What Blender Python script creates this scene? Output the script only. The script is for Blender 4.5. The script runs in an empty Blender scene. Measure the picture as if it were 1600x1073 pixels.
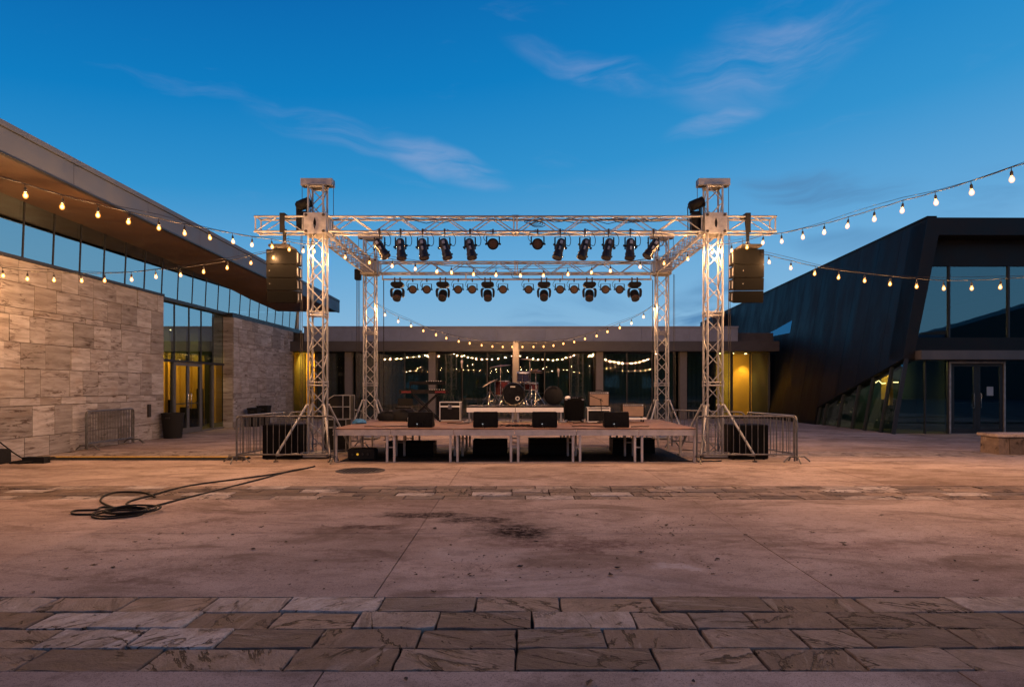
import bpy, bmesh, math, random
from mathutils import Vector, Matrix, Euler

RND = random.Random(11)
SC = bpy.context.scene
COL = SC.collection
rad = math.radians

# ------------------------------------------------------------------ camera
F, CX, HY, EYE = 1066.67, 806.0, 603.0, 1.6        # focal length and horizon, in pixels of the 1600 px photo
cam_d = bpy.data.cameras.new('camera')
cam_d.sensor_width, cam_d.lens = 36, 24
cam_d.shift_x, cam_d.shift_y = -6/1600, 66.5/1600
cam_d.clip_start, cam_d.clip_end = 0.1, 3000
cam = bpy.data.objects.new('camera', cam_d)
COL.objects.link(cam)
cam.location = (0, 0, EYE)
cam.rotation_euler = (rad(90), 0, 0)
SC.camera = cam

# ------------------------------------------------------------------ node helper
class NT:
    def __init__(s, tree):
        s.t = tree
        s.n = tree.nodes
    def node(s, kind, ins=None, **props):
        nd = s.n.new(kind)
        for k, v in props.items():
            setattr(nd, k, v)
        for k, v in (ins or {}).items():
            sock = nd.inputs[k]
            if isinstance(v, bpy.types.NodeSocket):
                s.t.links.new(v, sock)
            else:
                sock.default_value = v
        return nd
    def math(s, op, a, b=None, c=None, clamp=False):
        ins = {0: a}
        if b is not None: ins[1] = b
        if c is not None: ins[2] = c
        return s.node('ShaderNodeMath', ins, operation=op, use_clamp=clamp).outputs[0]
    def mix(s, fac, a, b, blend='MIX'):
        nd = s.node('ShaderNodeMix', None, data_type='RGBA', blend_type=blend)
        for i, v in ((0, fac), (6, a), (7, b)):
            if isinstance(v, bpy.types.NodeSocket): s.t.links.new(v, nd.inputs[i])
            elif i and len(v) == 3: nd.inputs[i].default_value = (*v, 1)
            else: nd.inputs[i].default_value = v
        return nd.outputs[2]
    def ramp(s, fac, stops, interp='LINEAR'):
        nd = s.node('ShaderNodeValToRGB', {0: fac})
        cr = nd.color_ramp
        cr.interpolation = interp
        while len(cr.elements) < len(stops): cr.elements.new(0.5)
        for e, (p, c) in zip(cr.elements, stops):
            e.position = p
            e.color = (*c, 1) if len(c) == 3 else c
        return nd.outputs[0]
    def noise(s, vec, scale, detail=4, rough=.55, dist=0):
        return s.node('ShaderNodeTexNoise', {'Vector': vec, 'Scale': scale, 'Detail': detail, 'Roughness': rough, 'Distortion': dist}).outputs[0]
    def mapping(s, vec, loc=(0,0,0), rot=(0,0,0), scale=(1,1,1)):
        return s.node('ShaderNodeMapping', {0: vec, 1: loc, 2: rot, 3: scale}).outputs[0]
    def rng(s, v, a, b, c=0., d=1., smooth=True):
        nd = s.node('ShaderNodeMapRange', {0: v, 1: a, 2: b, 3: c, 4: d}, interpolation_type='SMOOTHSTEP' if smooth else 'LINEAR')
        return nd.outputs[0]

# ------------------------------------------------------------------ dusk sky (world)
SUN_EL, SUN_AZ = 2.0, 236.0            # the sun has gone down behind the viewer; azimuth clockwise from +Y
world = bpy.data.worlds.new('World')
SC.world = world
world.cycles.sampling_method = 'MANUAL'
world.cycles.sample_map_resolution = 512
world.use_nodes = True
w = NT(world.node_tree)
w.n.clear()
tc = w.node('ShaderNodeTexCoord').outputs['Generated']
sep = w.node('ShaderNodeSeparateXYZ', {0: tc}).outputs
nish = w.node('ShaderNodeTexSky', sky_type='NISHITA', sun_disc=False, sun_elevation=rad(SUN_EL), sun_rotation=rad(SUN_AZ),
              air_density=1.0, dust_density=0.4, ozone_density=4.0).outputs[0]
elev = w.math('ARCSINE', sep[2])
azim = w.math('ARCTAN2', sep[0], sep[1])
# blue-hour gradient by elevation: pale at the skyline, deep blue overhead
grad = w.ramp(w.math('DIVIDE', w.math('SUBTRACT', elev, w.math('MULTIPLY', sep[0], w.math('MULTIPLY', elev, .36))), math.pi/2, clamp=True), [
    (0.00, (.300, .490, .700)), (0.06, (.230, .460, .695)), (0.12, (.125, .380, .665)), (0.19, (.028, .280, .600)),
    (0.27, (.002, .200, .525)), (0.36, (.001, .130, .415)), (0.60, (.002, .070, .250)), (1.00, (.002, .052, .190))])
base = w.mix(.03, grad, nish)
# the last warm afterglow above the skyline behind the viewer
sd = Vector((math.sin(rad(SUN_AZ)), math.cos(rad(SUN_AZ)), .06)).normalized()
dot = w.node('ShaderNodeVectorMath', {0: tc, 1: sd}, operation='DOT_PRODUCT').outputs['Value']
glow = w.math('MULTIPLY', w.rng(dot, .35, 1.), w.rng(elev, rad(34), rad(0)))
base = w.mix(w.math('MULTIPLY', glow, .92), base, (1.25, .50, .27))
# thin cirrus
uv = w.node('ShaderNodeCombineXYZ', {0: azim, 1: elev, 2: 0.}).outputs[0]
wob = w.node('ShaderNodeTexNoise', {'Vector': uv, 'Scale': 5.0, 'Detail': 3.}).outputs['Color']
uvw = w.node('ShaderNodeVectorMath', {0: uv, 1: w.node('ShaderNodeVectorMath', {0: w.node('ShaderNodeVectorMath', {0: wob, 1: (.5,.5,.5)}, operation='SUBTRACT').outputs[0], 'Scale': .09}, operation='SCALE').outputs[0]}, operation='ADD').outputs[0]
def fibre(th, sc, seed, det=5):
    return w.noise(w.mapping(uvw, loc=(seed, seed*1.7, 0), rot=(0, 0, -th), scale=(*sc, 1)), 1., det, .6, .5)
FIB = {'a': fibre(-.20, (5, 26), 1.3), 'b': fibre(.32, (4, 20), 4.1), 'd': fibre(.02, (4, 26), 12., 4)}
def streak(px0, py0, px1, py1, width, lo, hi, amp, fib):
    def ae(px, py):
        a = math.atan((px-CX)/F)
        return a, math.atan((HY-py)/F*math.cos(a))
    a0, e0 = ae(px0, py0); a1, e1 = ae(px1, py1)
    L = math.hypot(a1-a0, e1-e0); th = math.atan2(e1-e0, a1-a0)
    c_, s_ = math.cos(th), math.sin(th)
    # rotated, scaled offset from the streak's middle
    d = w.node('ShaderNodeVectorMath', {0: uvw, 1: ((a0+a1)/2, (e0+e1)/2, 0)}, operation='SUBTRACT').outputs[0]
    u = w.node('ShaderNodeVectorMath', {0: d, 1: (c_/(L*.62), s_/(L*.62), 0)}, operation='DOT_PRODUCT').outputs['Value']
    v = w.node('ShaderNodeVectorMath', {0: d, 1: (-s_/width, c_/width, 0)}, operation='DOT_PRODUCT').outputs['Value']
    r2 = w.math('ADD', w.math('MULTIPLY', u, u), w.math('MULTIPLY', v, v))
    return w.math('MULTIPLY', w.math('MULTIPLY', w.rng(r2, 1., .0), w.rng(FIB[fib], lo, hi)), amp)
pale = [streak(400, 178, 650, 236, .028, .36, .76, .42, 'a'), streak(580, 218, 790, 282, .032, .30, .68, .56, 'a'),
        streak(800, 75, 1060, 130, .030, .38, .78, .36, 'a'), streak(1050, 135, 1370, 22, .06, .32, .76, .58, 'b'),
        streak(1030, 215, 1210, 145, .022, .36, .74, .46, 'b'), streak(1120, 60, 1320, -10, .06, .36, .8, .30, 'b')]
pale.append(w.math('MULTIPLY', w.rng(w.math('MULTIPLY', FIB['b'], w.math('ADD', FIB['a'], .35)), .52, .84), .16))
acc = pale[0]
for p in pale[1:]: acc = w.math('MAXIMUM', acc, p)
base = w.mix(w.math('MULTIPLY', acc, .60), base, (.50, .50, .70))
dark = [streak(1150, 288, 1430, 300, .03, .34, .66, .75, 'd'), streak(1230, 375, 1420, 382, .022, .36, .7, .5, 'd'),
        streak(1440, 330, 1640, 290, .035, .36, .72, .5, 'd'), streak(780, 492, 1010, 478, .03, .34, .68, .6, 'd'),
        streak(1030, 500, 1190, 455, .035, .34, .6, .95, 'd')]
acc = dark[0]
for p in dark[1:]: acc = w.math('MAXIMUM', acc, p)
base = w.mix(acc, base, (.085, .235, .455))
bg = w.node('ShaderNodeBackground', {0: base, 1: 1.0})
w.node('ShaderNodeOutputWorld', {0: bg.outputs[0]})

# soft afterglow as one weak, very wide sun
sun_d = bpy.data.lights.new('afterglow', 'SUN')
sun_d.energy, sun_d.angle, sun_d.color = 0.40, rad(50), (1.0, .72, .54)
sun = bpy.data.objects.new('afterglow', sun_d)
COL.objects.link(sun)
sun.rotation_euler = Vector((-math.sin(rad(SUN_AZ))*math.cos(rad(16)), -math.cos(rad(SUN_AZ))*math.cos(rad(16)), -math.sin(rad(16)))).to_track_quat('-Z', 'Y').to_euler()

SC.render.engine = 'CYCLES'
SC.view_settings.view_transform = 'Standard'
SC.view_settings.look = 'None'
SC.view_settings.exposure = 0.0
SC.view_settings.gamma = 1.0
SC.view_settings.use_curve_mapping = False
cy = SC.cycles
cy.use_denoising = True
cy.max_bounces, cy.diffuse_bounces, cy.glossy_bounces, cy.transmission_bounces, cy.transparent_max_bounces = 6, 3, 4, 4, 14
cy.sample_clamp_indirect = 4.0
cy.caustics_reflective = cy.caustics_refractive = False
BULB = 50.0                             # watts of one festoon bulb

# ------------------------------------------------------------------ geometry helpers
Z = Vector((0, 0, 1))
def at(px, py, y):
    return Vector(((px-CX)*y/F, y, EYE-(py-HY)*y/F))
def gnd(px, py, z=0.):
    y = (EYE-z)*F/(py-HY)
    return Vector(((px-CX)*y/F, y, z))
def wm(o):
    m = o.matrix_basis.copy()
    while o.parent:
        o = o.parent
        m = o.matrix_basis @ m
    return m

class MB:
    def __init__(s):
        s.v, s.f = [], []
    def add(s, vs, fs, M=None):
        n = len(s.v)
        s.v += [tuple(M @ Vector(p)) if M else tuple(p) for p in vs]
        s.f += [tuple(n+i for i in f) for f in fs]
        return s
    def box(s, x0, x1, y0, y1, z0, z1, M=None):
        vs = [(x, y, z) for z in (z0, z1) for y in (y0, y1) for x in (x0, x1)]
        return s.add(vs, [(0,2,3,1), (4,5,7,6), (0,1,5,4), (1,3,7,5), (3,2,6,7), (2,0,4,6)], M)
    def bar(s, p0, p1, wd, ht, up=Z):
        p0, p1 = Vector(p0), Vector(p1)
        d = (p1-p0).normalized()
        a = d.cross(up)
        if a.length < 1e-4: a = d.cross(Vector((1, 0, 0)))
        a.normalize(); b = a.cross(d)
        vs = [p+a*(i*wd/2)+b*(j*ht/2) for p in (p0, p1) for i, j in ((-1,-1), (1,-1), (1,1), (-1,1))]
        return s.add(vs, [(0,1,2,3), (7,6,5,4), (0,4,5,1), (1,5,6,2), (2,6,7,3), (3,7,4,0)])
    def tube(s, pts, r, n=6, closed=False):
        pts = [Vector(p) for p in pts]
        N = len(pts)
        rr = r if isinstance(r, (list, tuple)) else [r]*N
        tan = []
        for i in range(N):
            a = pts[(i-1) % N] if (closed or i > 0) else pts[i]
            b = pts[(i+1) % N] if (closed or i < N-1) else pts[i]
            t = b-a
            tan.append(t.normalized() if t.length > 1e-9 else Vector((0, 0, 1)))
        u = tan[0].cross(Z)
        if u.length < 1e-3: u = tan[0].cross(Vector((1, 0, 0)))
        u.normalize()
        vs = []
        for i in range(N):
            u = u - tan[i]*u.dot(tan[i])
            if u.length < 1e-6: u = tan[i].cross(Vector((.3, .9, .1)))
            u.normalize()
            v = tan[i].cross(u)
            for k in range(n):
                a = 2*math.pi*k/n
                vs.append(pts[i]+(u*math.cos(a)+v*math.sin(a))*rr[i])
        fs = []
        for i in range(N if closed else N-1):
            j = (i+1) % N
            for k in range(n):
                l = (k+1) % n
                fs.append((i*n+k, i*n+l, j*n+l, j*n+k))
        if not closed:
            fs.append(tuple(range(n))[::-1]); fs.append(tuple((N-1)*n+k for k in range(n)))
        return s.add(vs, fs)
    def lathe(s, prof, n=16, M=None, caps=True):
        vs = [(r*math.cos(2*math.pi*k/n), r*math.sin(2*math.pi*k/n), z) for r, z in prof for k in range(n)]
        fs = [(i*n+k, i*n+(k+1) % n, (i+1)*n+(k+1) % n, (i+1)*n+k) for i in range(len(prof)-1) for k in range(n)]
        if caps:
            if prof[0][0] > 1e-6: fs.append(tuple(range(n))[::-1])
            if prof[-1][0] > 1e-6: fs.append(tuple((len(prof)-1)*n+k for k in range(n)))
        return s.add(vs, fs, M)
    def prism(s, poly, off):
        off = Vector(off); n = len(poly)
        vs = [Vector(p) for p in poly]+[Vector(p)+off for p in poly]
        fs = [tuple(range(n)), tuple(range(2*n-1, n-1, -1))]+[(i, i+n, (i+1) % n+n, (i+1) % n) for i in range(n)]
        return s.add(vs, fs)
    def quad(s, a, b, c, d):
        return s.add([a, b, c, d], [(0, 1, 2, 3)])
    def mesh(s, name, mat, bevel=0., smooth=True, inv=None):
        me = bpy.data.meshes.new(name)
        me.from_pydata(s.v, [], s.f)
        if inv is not None: me.transform(inv)
        bm = bmesh.new(); bm.from_mesh(me)
        bmesh.ops.remove_doubles(bm, verts=bm.verts, dist=1e-5)
        bmesh.ops.recalc_face_normals(bm, faces=bm.faces)
        if bevel:
            ed = [e for e in bm.edges if len(e.link_faces) == 2 and e.calc_face_angle(0) > rad(40)]
            bmesh.ops.bevel(bm, geom=ed, offset=bevel, segments=2, affect='EDGES', clamp_overlap=True)
        bm.to_mesh(me); bm.free()
        if smooth:
            me.polygons.foreach_set('use_smooth', [True]*len(me.polygons))
            me.set_sharp_from_angle(angle=rad(38))
        me.materials.append(mat)
        return me
    def build(s, name, mat, parent=None, bevel=0., smooth=True):
        inv = wm(parent).inverted() if parent else None
        me = s.mesh(name, mat, bevel, smooth, inv)
        return link(name, me, parent)

def link(name, me, parent=None, loc=None, rot=None, scale=None):
    o = bpy.data.objects.new(name, me)
    COL.objects.link(o)
    if parent: o.parent = parent
    if loc is not None: o.location = loc
    if rot is not None: o.rotation_euler = rot
    if scale is not None: o.scale = scale
    return o
def tag(o, label=None, cat=None, group=None, kind=None):
    if label: o['label'] = label
    if cat: o['category'] = cat
    if group: o['group'] = group
    if kind: o['kind'] = kind
    return o
def thing(name, label, cat, loc=(0, 0, 0), rz=0., group=None):
    o = bpy.data.objects.new(name, None)
    o.empty_display_size = .2
    COL.objects.link(o)
    o.location = loc; o.rotation_euler = (0, 0, rz)
    return tag(o, label, cat, group)
def kids(o):
    return list(o.children)
def dup(root, loc=None, rz=None, label=None, group=None):
    r = root.copy(); COL.objects.link(r)
    if loc is not None: r.location = loc
    if rz is not None: r.rotation_euler = (0, 0, rz)
    if label: r['label'] = label
    if group: r['group'] = group
    for ch in kids(root):
        c = ch.copy(); COL.objects.link(c); c.parent = r
        for g in kids(ch):
            d = g.copy(); COL.objects.link(d); d.parent = c
    return r
def child(o, name):
    for c in kids(o):
        if c.name.split('.')[0] == name: return c
def lamp(name, kind, energy, color, loc, parent, aim=(0, 0, -1), **kw):
    d = bpy.data.lights.new(name, kind)
    d.energy, d.color = energy, color
    for k, v in kw.items(): setattr(d, k, v)
    o = bpy.data.objects.new(name, d); COL.objects.link(o)
    o.parent = parent
    o.location = wm(parent).inverted() @ Vector(loc)
    o.rotation_euler = Vector(aim).to_track_quat('-Z', 'Y').to_euler()
    return o

# ------------------------------------------------------------------ materials
def new_mat(name):
    m = bpy.data.materials.new(name); m.use_nodes = True
    t = NT(m.node_tree); t.n.clear()
    return m, t
def finish(t, col, rough=.5, metal=0., bump=None, bstr=.3, bdist=.01, spec=.5, **extra):
    ins = {'Base Color': col if isinstance(col, bpy.types.NodeSocket) else (*col, 1), 'Roughness': rough, 'Metallic': metal, 'Specular IOR Level': spec}
    if bump is not None:
        ins['Normal'] = t.node('ShaderNodeBump', {'Height': bump, 'Strength': bstr, 'Distance': bdist}).outputs[0]
    ins.update(extra)
    p = t.node('ShaderNodeBsdfPrincipled', ins)
    t.node('ShaderNodeOutputMaterial', {0: p.outputs[0]})
def pm(name, col, rough=.5, metal=0., var=.2, scale=6., bump=0., bscale=60., spec=.5):
    m, t = new_mat(name)
    pos = t.node('ShaderNodeNewGeometry').outputs['Position']
    n1 = t.noise(pos, scale, 5, .6)
    n2 = t.noise(pos, bscale, 3, .6)
    c = t.mix(t.rng(n1, .3, .7), tuple(x*(1-var) for x in col), tuple(min(1, x*(1+var)) for x in col))
    r = t.rng(n1, .3, .7, rough*.85, min(1, rough*1.15))
    finish(t, c, r, metal, n2 if bump else None, bump, .004, spec)
    return m
M = {}
M['alu'] = pm('truss_aluminium', (.27, .265, .262), .48, .6, .18, 9, .05, 40)
M['alu_dull'] = pm('dull_aluminium', (.27, .255, .248), .45, .6, .2, 7, .05, 40)
M['galv'] = pm('galvanised_steel', (.12, .115, .11), .40, .6, .25, 12, .05, 60)
M['black'] = pm('black_painted_metal', (.009, .009, .010), .45, 0, .3, 12, .06, 120, .05)
M['black_gloss'] = pm('black_gloss_metal', (.016, .013, .011), .22, .3, .25, 15, 0, 60)
M['rubber'] = pm('black_rubber', (.010, .0095, .009), .7, 0, .25, 14, .1, 90, .2)
M['tolex'] = pm('black_speaker_covering', (.008, .0075, .007), .62, 0, .25, 20, .2, 320, .03)
M['grille'] = pm('black_speaker_grille', (.0042, .0042, .0042), .6, 0, .3, 90, .2, 420, .04)
M['lens'] = pm('brown_lamp_lens', (.06, .036, .026), .4, 0, .3, 60, .2, 160, .1)
M['lens_dark'] = pm('dark_lamp_lens', (.02, .022, .026), .12, 0, .2, 30)
M['chrome'] = pm('chrome', (.45, .44, .43), .26, 1., .05, 9)
M['brass'] = pm('cymbal_brass', (.20, .125, .05), .42, 1., .2, 20, .05, 200)
M['case'] = pm('black_case_laminate', (.008, .0075, .007), .5, 0, .3, 9, .12, 200, .15)
M['tan_cloth'] = pm('tan_amp_cloth', (.23, .16, .12), .85, 0, .12, 8, .35, 260)
M['red'] = pm('red_lacquer', (.10, .007, .006), .4, 0, .2, 9)
M['wine'] = pm('wine_red_drum_wrap', (.09, .016, .014), .22, 0, .3, 30)
M['navy'] = pm('dark_blue_drum_wrap', (.02, .025, .06), .22, 0, .3, 30)
M['white'] = pm('white_plastic', (.72, .70, .67), .45, 0, .05, 9)
M['keys_white'] = pm('white_piano_keys', (.62, .60, .56), .35, 0, .04, 9)
M['yellow'] = pm('yellow_plastic', (.50, .30, .03), .5, 0, .15, 8)
M['blue_cloth'] = pm('blue_cloth', (.03, .14, .30), .85, 0, .2, 12, .3, 90)
M['edge'] = pm('bright_stage_aluminium', (.47, .42, .395), .45, .3, .12, 7, .04, 40)
M['ply'] = pm('brown_stage_plywood', (.175, .100, .070), .62, 0, .3, 3.5, .12, 50, .15)
M['fascia'] = pm('grey_concrete_fascia', (.165, .180, .225), .75, 0, .10, 2.2, .12, 26)
M['fascia_panel'] = pm('grey_fascia_panel', (.085, .096, .118), .6, 0, .10, 1.6, .06, 30)
M['dark_band'] = pm('dark_bronze_metal', (.045, .040, .040), .5, .2, .15, 3)
M['mullion'] = pm('dark_window_metal', (.022, .023, .026), .45, .3, .1, 8)
M['door_metal'] = pm('grey_door_metal', (.17, .17, .18), .4, .6, .1, 8)
M['soffit'] = pm('brown_soffit_boards', (.090, .049, .024), .55, 0, .12, 1.2, .05, 20)
M['plaster'] = pm('grey_plaster', (.22, .21, .20), .8, 0, .1, 2)
M['ochre'] = pm('ochre_plaster', (.60, .37, .08), .8, 0, .12, 1.3, .06, 14)
M['interior_dark'] = pm('dark_interior_wall', (.05, .055, .055), .8, 0, .15, 1.5)
M['carpet'] = pm('dark_carpet', (.05, .05, .048), .9, 0, .2, 8, .3, 90)
M['curtain'] = pm('grey_green_curtain', (.052, .085, .088), .9, 0, .1, 5, .1, 140)
def cladding():
    m, t = new_mat('black_metal_cladding')
    pos = t.node('ShaderNodeNewGeometry').outputs['Position']
    rnd = t.node('ShaderNodeObjectInfo').outputs['Random']
    n1 = t.noise(t.mapping(pos, scale=(1, 1.4, .35)), 1.1, 6, .65, .4)
    run = t.noise(t.mapping(pos, scale=(1, 5, .25)), 1.6, 5, .7)
    c = t.mix(t.rng(n1, .3, .7), (.0034, .0040, .0052), (.0068, .0076, .0096))
    c = t.mix(t.math('MULTIPLY', t.rng(run, .56, .75), .5), c, (.013, .013, .013))
    c = t.mix(1., c, t.ramp(rnd, [(0, (.80, .80, .82)), (.5, (1, 1, 1)), (1, (1.2, 1.19, 1.18))]), 'MULTIPLY')
    finish(t, c, t.rng(n1, .3, .7, .38, .58), 0, t.noise(t.mapping(pos, scale=(1, .6, .25)), .9, 3), .25, .03, .10)
    return m
M['clad'] = cladding()
M['clad_frame'] = pm('black_brown_portal_metal', (.008, .007, .007), .5, 0, .2, 1.5, 0, 60, .25)
M['canopy'] = pm('grey_canopy_metal', (.085, .08, .08), .5, .3, .12, 2)
M['column'] = pm('grey_painted_column', (.10, .088, .086), .55, 0, .1, 4, .05, 40)
M['iron'] = pm('cast_iron', (.03, .024, .02), .6, .4, .3, 14, .3, 60)
M['leaf'] = pm('dry_leaf', (.035, .020, .013), .8, 0, .5, 40)
M['paper'] = pm('pale_paper', (.16, .21, .26), .7, 0, .04, 8)
M['trunk'] = pm('bark', (.06, .045, .035), .9, 0, .3, 6, .4, 20)
M['foliage'] = pm('dark_foliage', (.030, .045, .022), .8, 0, .4, 3)

def emis(name, col, strength, sample=True):
    m, t = new_mat(name)
    e = t.node('ShaderNodeEmission', {0: (*col, 1), 1: strength})
    t.node('ShaderNodeOutputMaterial', {0: e.outputs[0]})
    if not sample: m.cycles.emission_sampling = 'NONE'
    return m
WARM = (1.0, .53, .23)
M['filament'] = None
M['downlight'] = emis('downlight_disc', (1, .72, .30), 12)
M['pendant'] = emis('pendant_tube', (1, .72, .30), 9, False)
M['led'] = emis('small_led', (.9, .95, 1.), .7, False)
M['amber_led'] = emis('amber_led', (1, .5, .05), .7, False)
def glow_glass(name, col, strength, tint):
    """clear glass or hot wire mesh: lets the lamp's light out and gives off a little of its own"""
    m, t = new_mat(name)
    tr = t.node('ShaderNodeBsdfTransparent', {0: (*tint, 1)})
    em = t.node('ShaderNodeEmission', {0: (*col, 1), 1: strength})
    mx = t.node('ShaderNodeAddShader', {0: tr.outputs[0], 1: em.outputs[0]})
    t.node('ShaderNodeOutputMaterial', {0: mx.outputs[0]})
    m.cycles.emission_sampling = 'NONE'
    return m
M['bulb_glass'] = glow_glass('amber_bulb_glass', (1, .36, .05), .75, (1, .95, .88))
M['filament'] = glow_glass('bulb_filament', (1, .60, .22), 2.4, (1, 1, 1))
def glass(name, tint, ior, floor_, refl=(.92, .97, 1.)):
    m, t = new_mat(name)
    tint = tuple(x**.5 for x in tint)           # a pane has two faces
    pos = t.node('ShaderNodeNewGeometry').outputs['Position']
    bmp = t.node('ShaderNodeBump', {'Height': t.noise(pos, .9, 2, .5), 'Strength': .03, 'Distance': .03}).outputs[0]
    fr = t.math('MAXIMUM', t.node('ShaderNodeFresnel', {'IOR': ior, 'Normal': bmp}).outputs[0], floor_)
    fr = t.math('MULTIPLY', fr, t.math('SUBTRACT', 1., t.node('ShaderNodeNewGeometry').outputs['Backfacing']))
    tr = t.node('ShaderNodeBsdfTransparent', {0: (*tint, 1)})
    gl = t.node('ShaderNodeBsdfGlossy', {'Color': (*refl, 1), 'Roughness': .015, 'Normal': bmp})
    mx = t.node('ShaderNodeMixShader', {0: fr, 1: tr.outputs[0], 2: gl.outputs[0]})
    t.node('ShaderNodeOutputMaterial', {0: mx.outputs[0]})
    return m
M['glass_left'] = glass('coated_blue_glass', (.34, .46, .46), 2.4, .62, (.74, .96, 1.))
M['glass_entry'] = glass('entrance_glass', (.60, .60, .54), 1.5, .06, (.8, .95, 1.))
M['glass_back'] = glass('grey_green_glass', (.36, .47, .45), 1.6, .12)
M['glass_amber'] = glass('clear_grey_glass', (.58, .56, .52), 1.6, .06)
M['glass_right'] = glass('dark_tinted_glass', (.42, .50, .46), 1.9, .20, (.6, .92, 1.))

def travertine():
    m, t = new_mat('travertine')
    pos = t.node('ShaderNodeNewGeometry').outputs['Position']
    rnd = t.node('ShaderNodeObjectInfo').outputs['Random']
    off = t.node('ShaderNodeCombineXYZ', {0: t.math('MULTIPLY', rnd, 37.), 1: t.math('MULTIPLY', rnd, 91.), 2: t.math('MULTIPLY', rnd, 17.)}).outputs[0]
    p = t.node('ShaderNodeVectorMath', {0: pos, 1: off}, operation='ADD').outputs[0]
    band = t.noise(t.mapping(p, scale=(1.1, 1.1, 9)), 1., 6, .62, .5)
    vein = t.noise(t.mapping(p, loc=(3, 1, 7), scale=(1.6, 1.6, 11)), 1., 8, .7, 1.2)
    blot = t.noise(t.mapping(p, scale=(1, 1, 1.6)), 1.7, 5, .6)
    pit = t.noise(t.mapping(p, scale=(1, 1, 2.6)), 34., 3, .6)
    c = t.mix(t.rng(band, .28, .72), (.215, .188, .171), (.390, .365, .348))
    c = t.mix(t.math('MULTIPLY', t.rng(blot, .50, .78), .55), c, (.24, .18, .145))
    dv = t.math('MULTIPLY', t.rng(vein, .52, .63), t.rng(t.noise(p, 1.2, 3), .40, .58))
    c = t.mix(t.math('MULTIPLY', dv, .9), c, (.085, .058, .045))
    c = t.mix(t.math('MULTIPLY', t.rng(pit, .62, .72), .45), c, (.12, .09, .075))
    c = t.mix(1., c, t.ramp(rnd, [(0, (.70, .68, .66)), (.3, (.92, .90, .89)), (.7, (1.12, 1.11, 1.10)), (1, (.82, .77, .72))]), 'MULTIPLY')
    h = t.math('SUBTRACT', t.math('MULTIPLY', band, .6), t.math('ADD', t.math('MULTIPLY', dv, .7), t.math('MULTIPLY', t.rng(pit, .6, .72), .6)))
    finish(t, c, .72, 0, h, .55, .014, .12)
    return m
M['stone'] = travertine()
M['stone_joint'] = pm('stone_joint', (.10, .078, .065), .9, 0, .2, 5)

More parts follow.
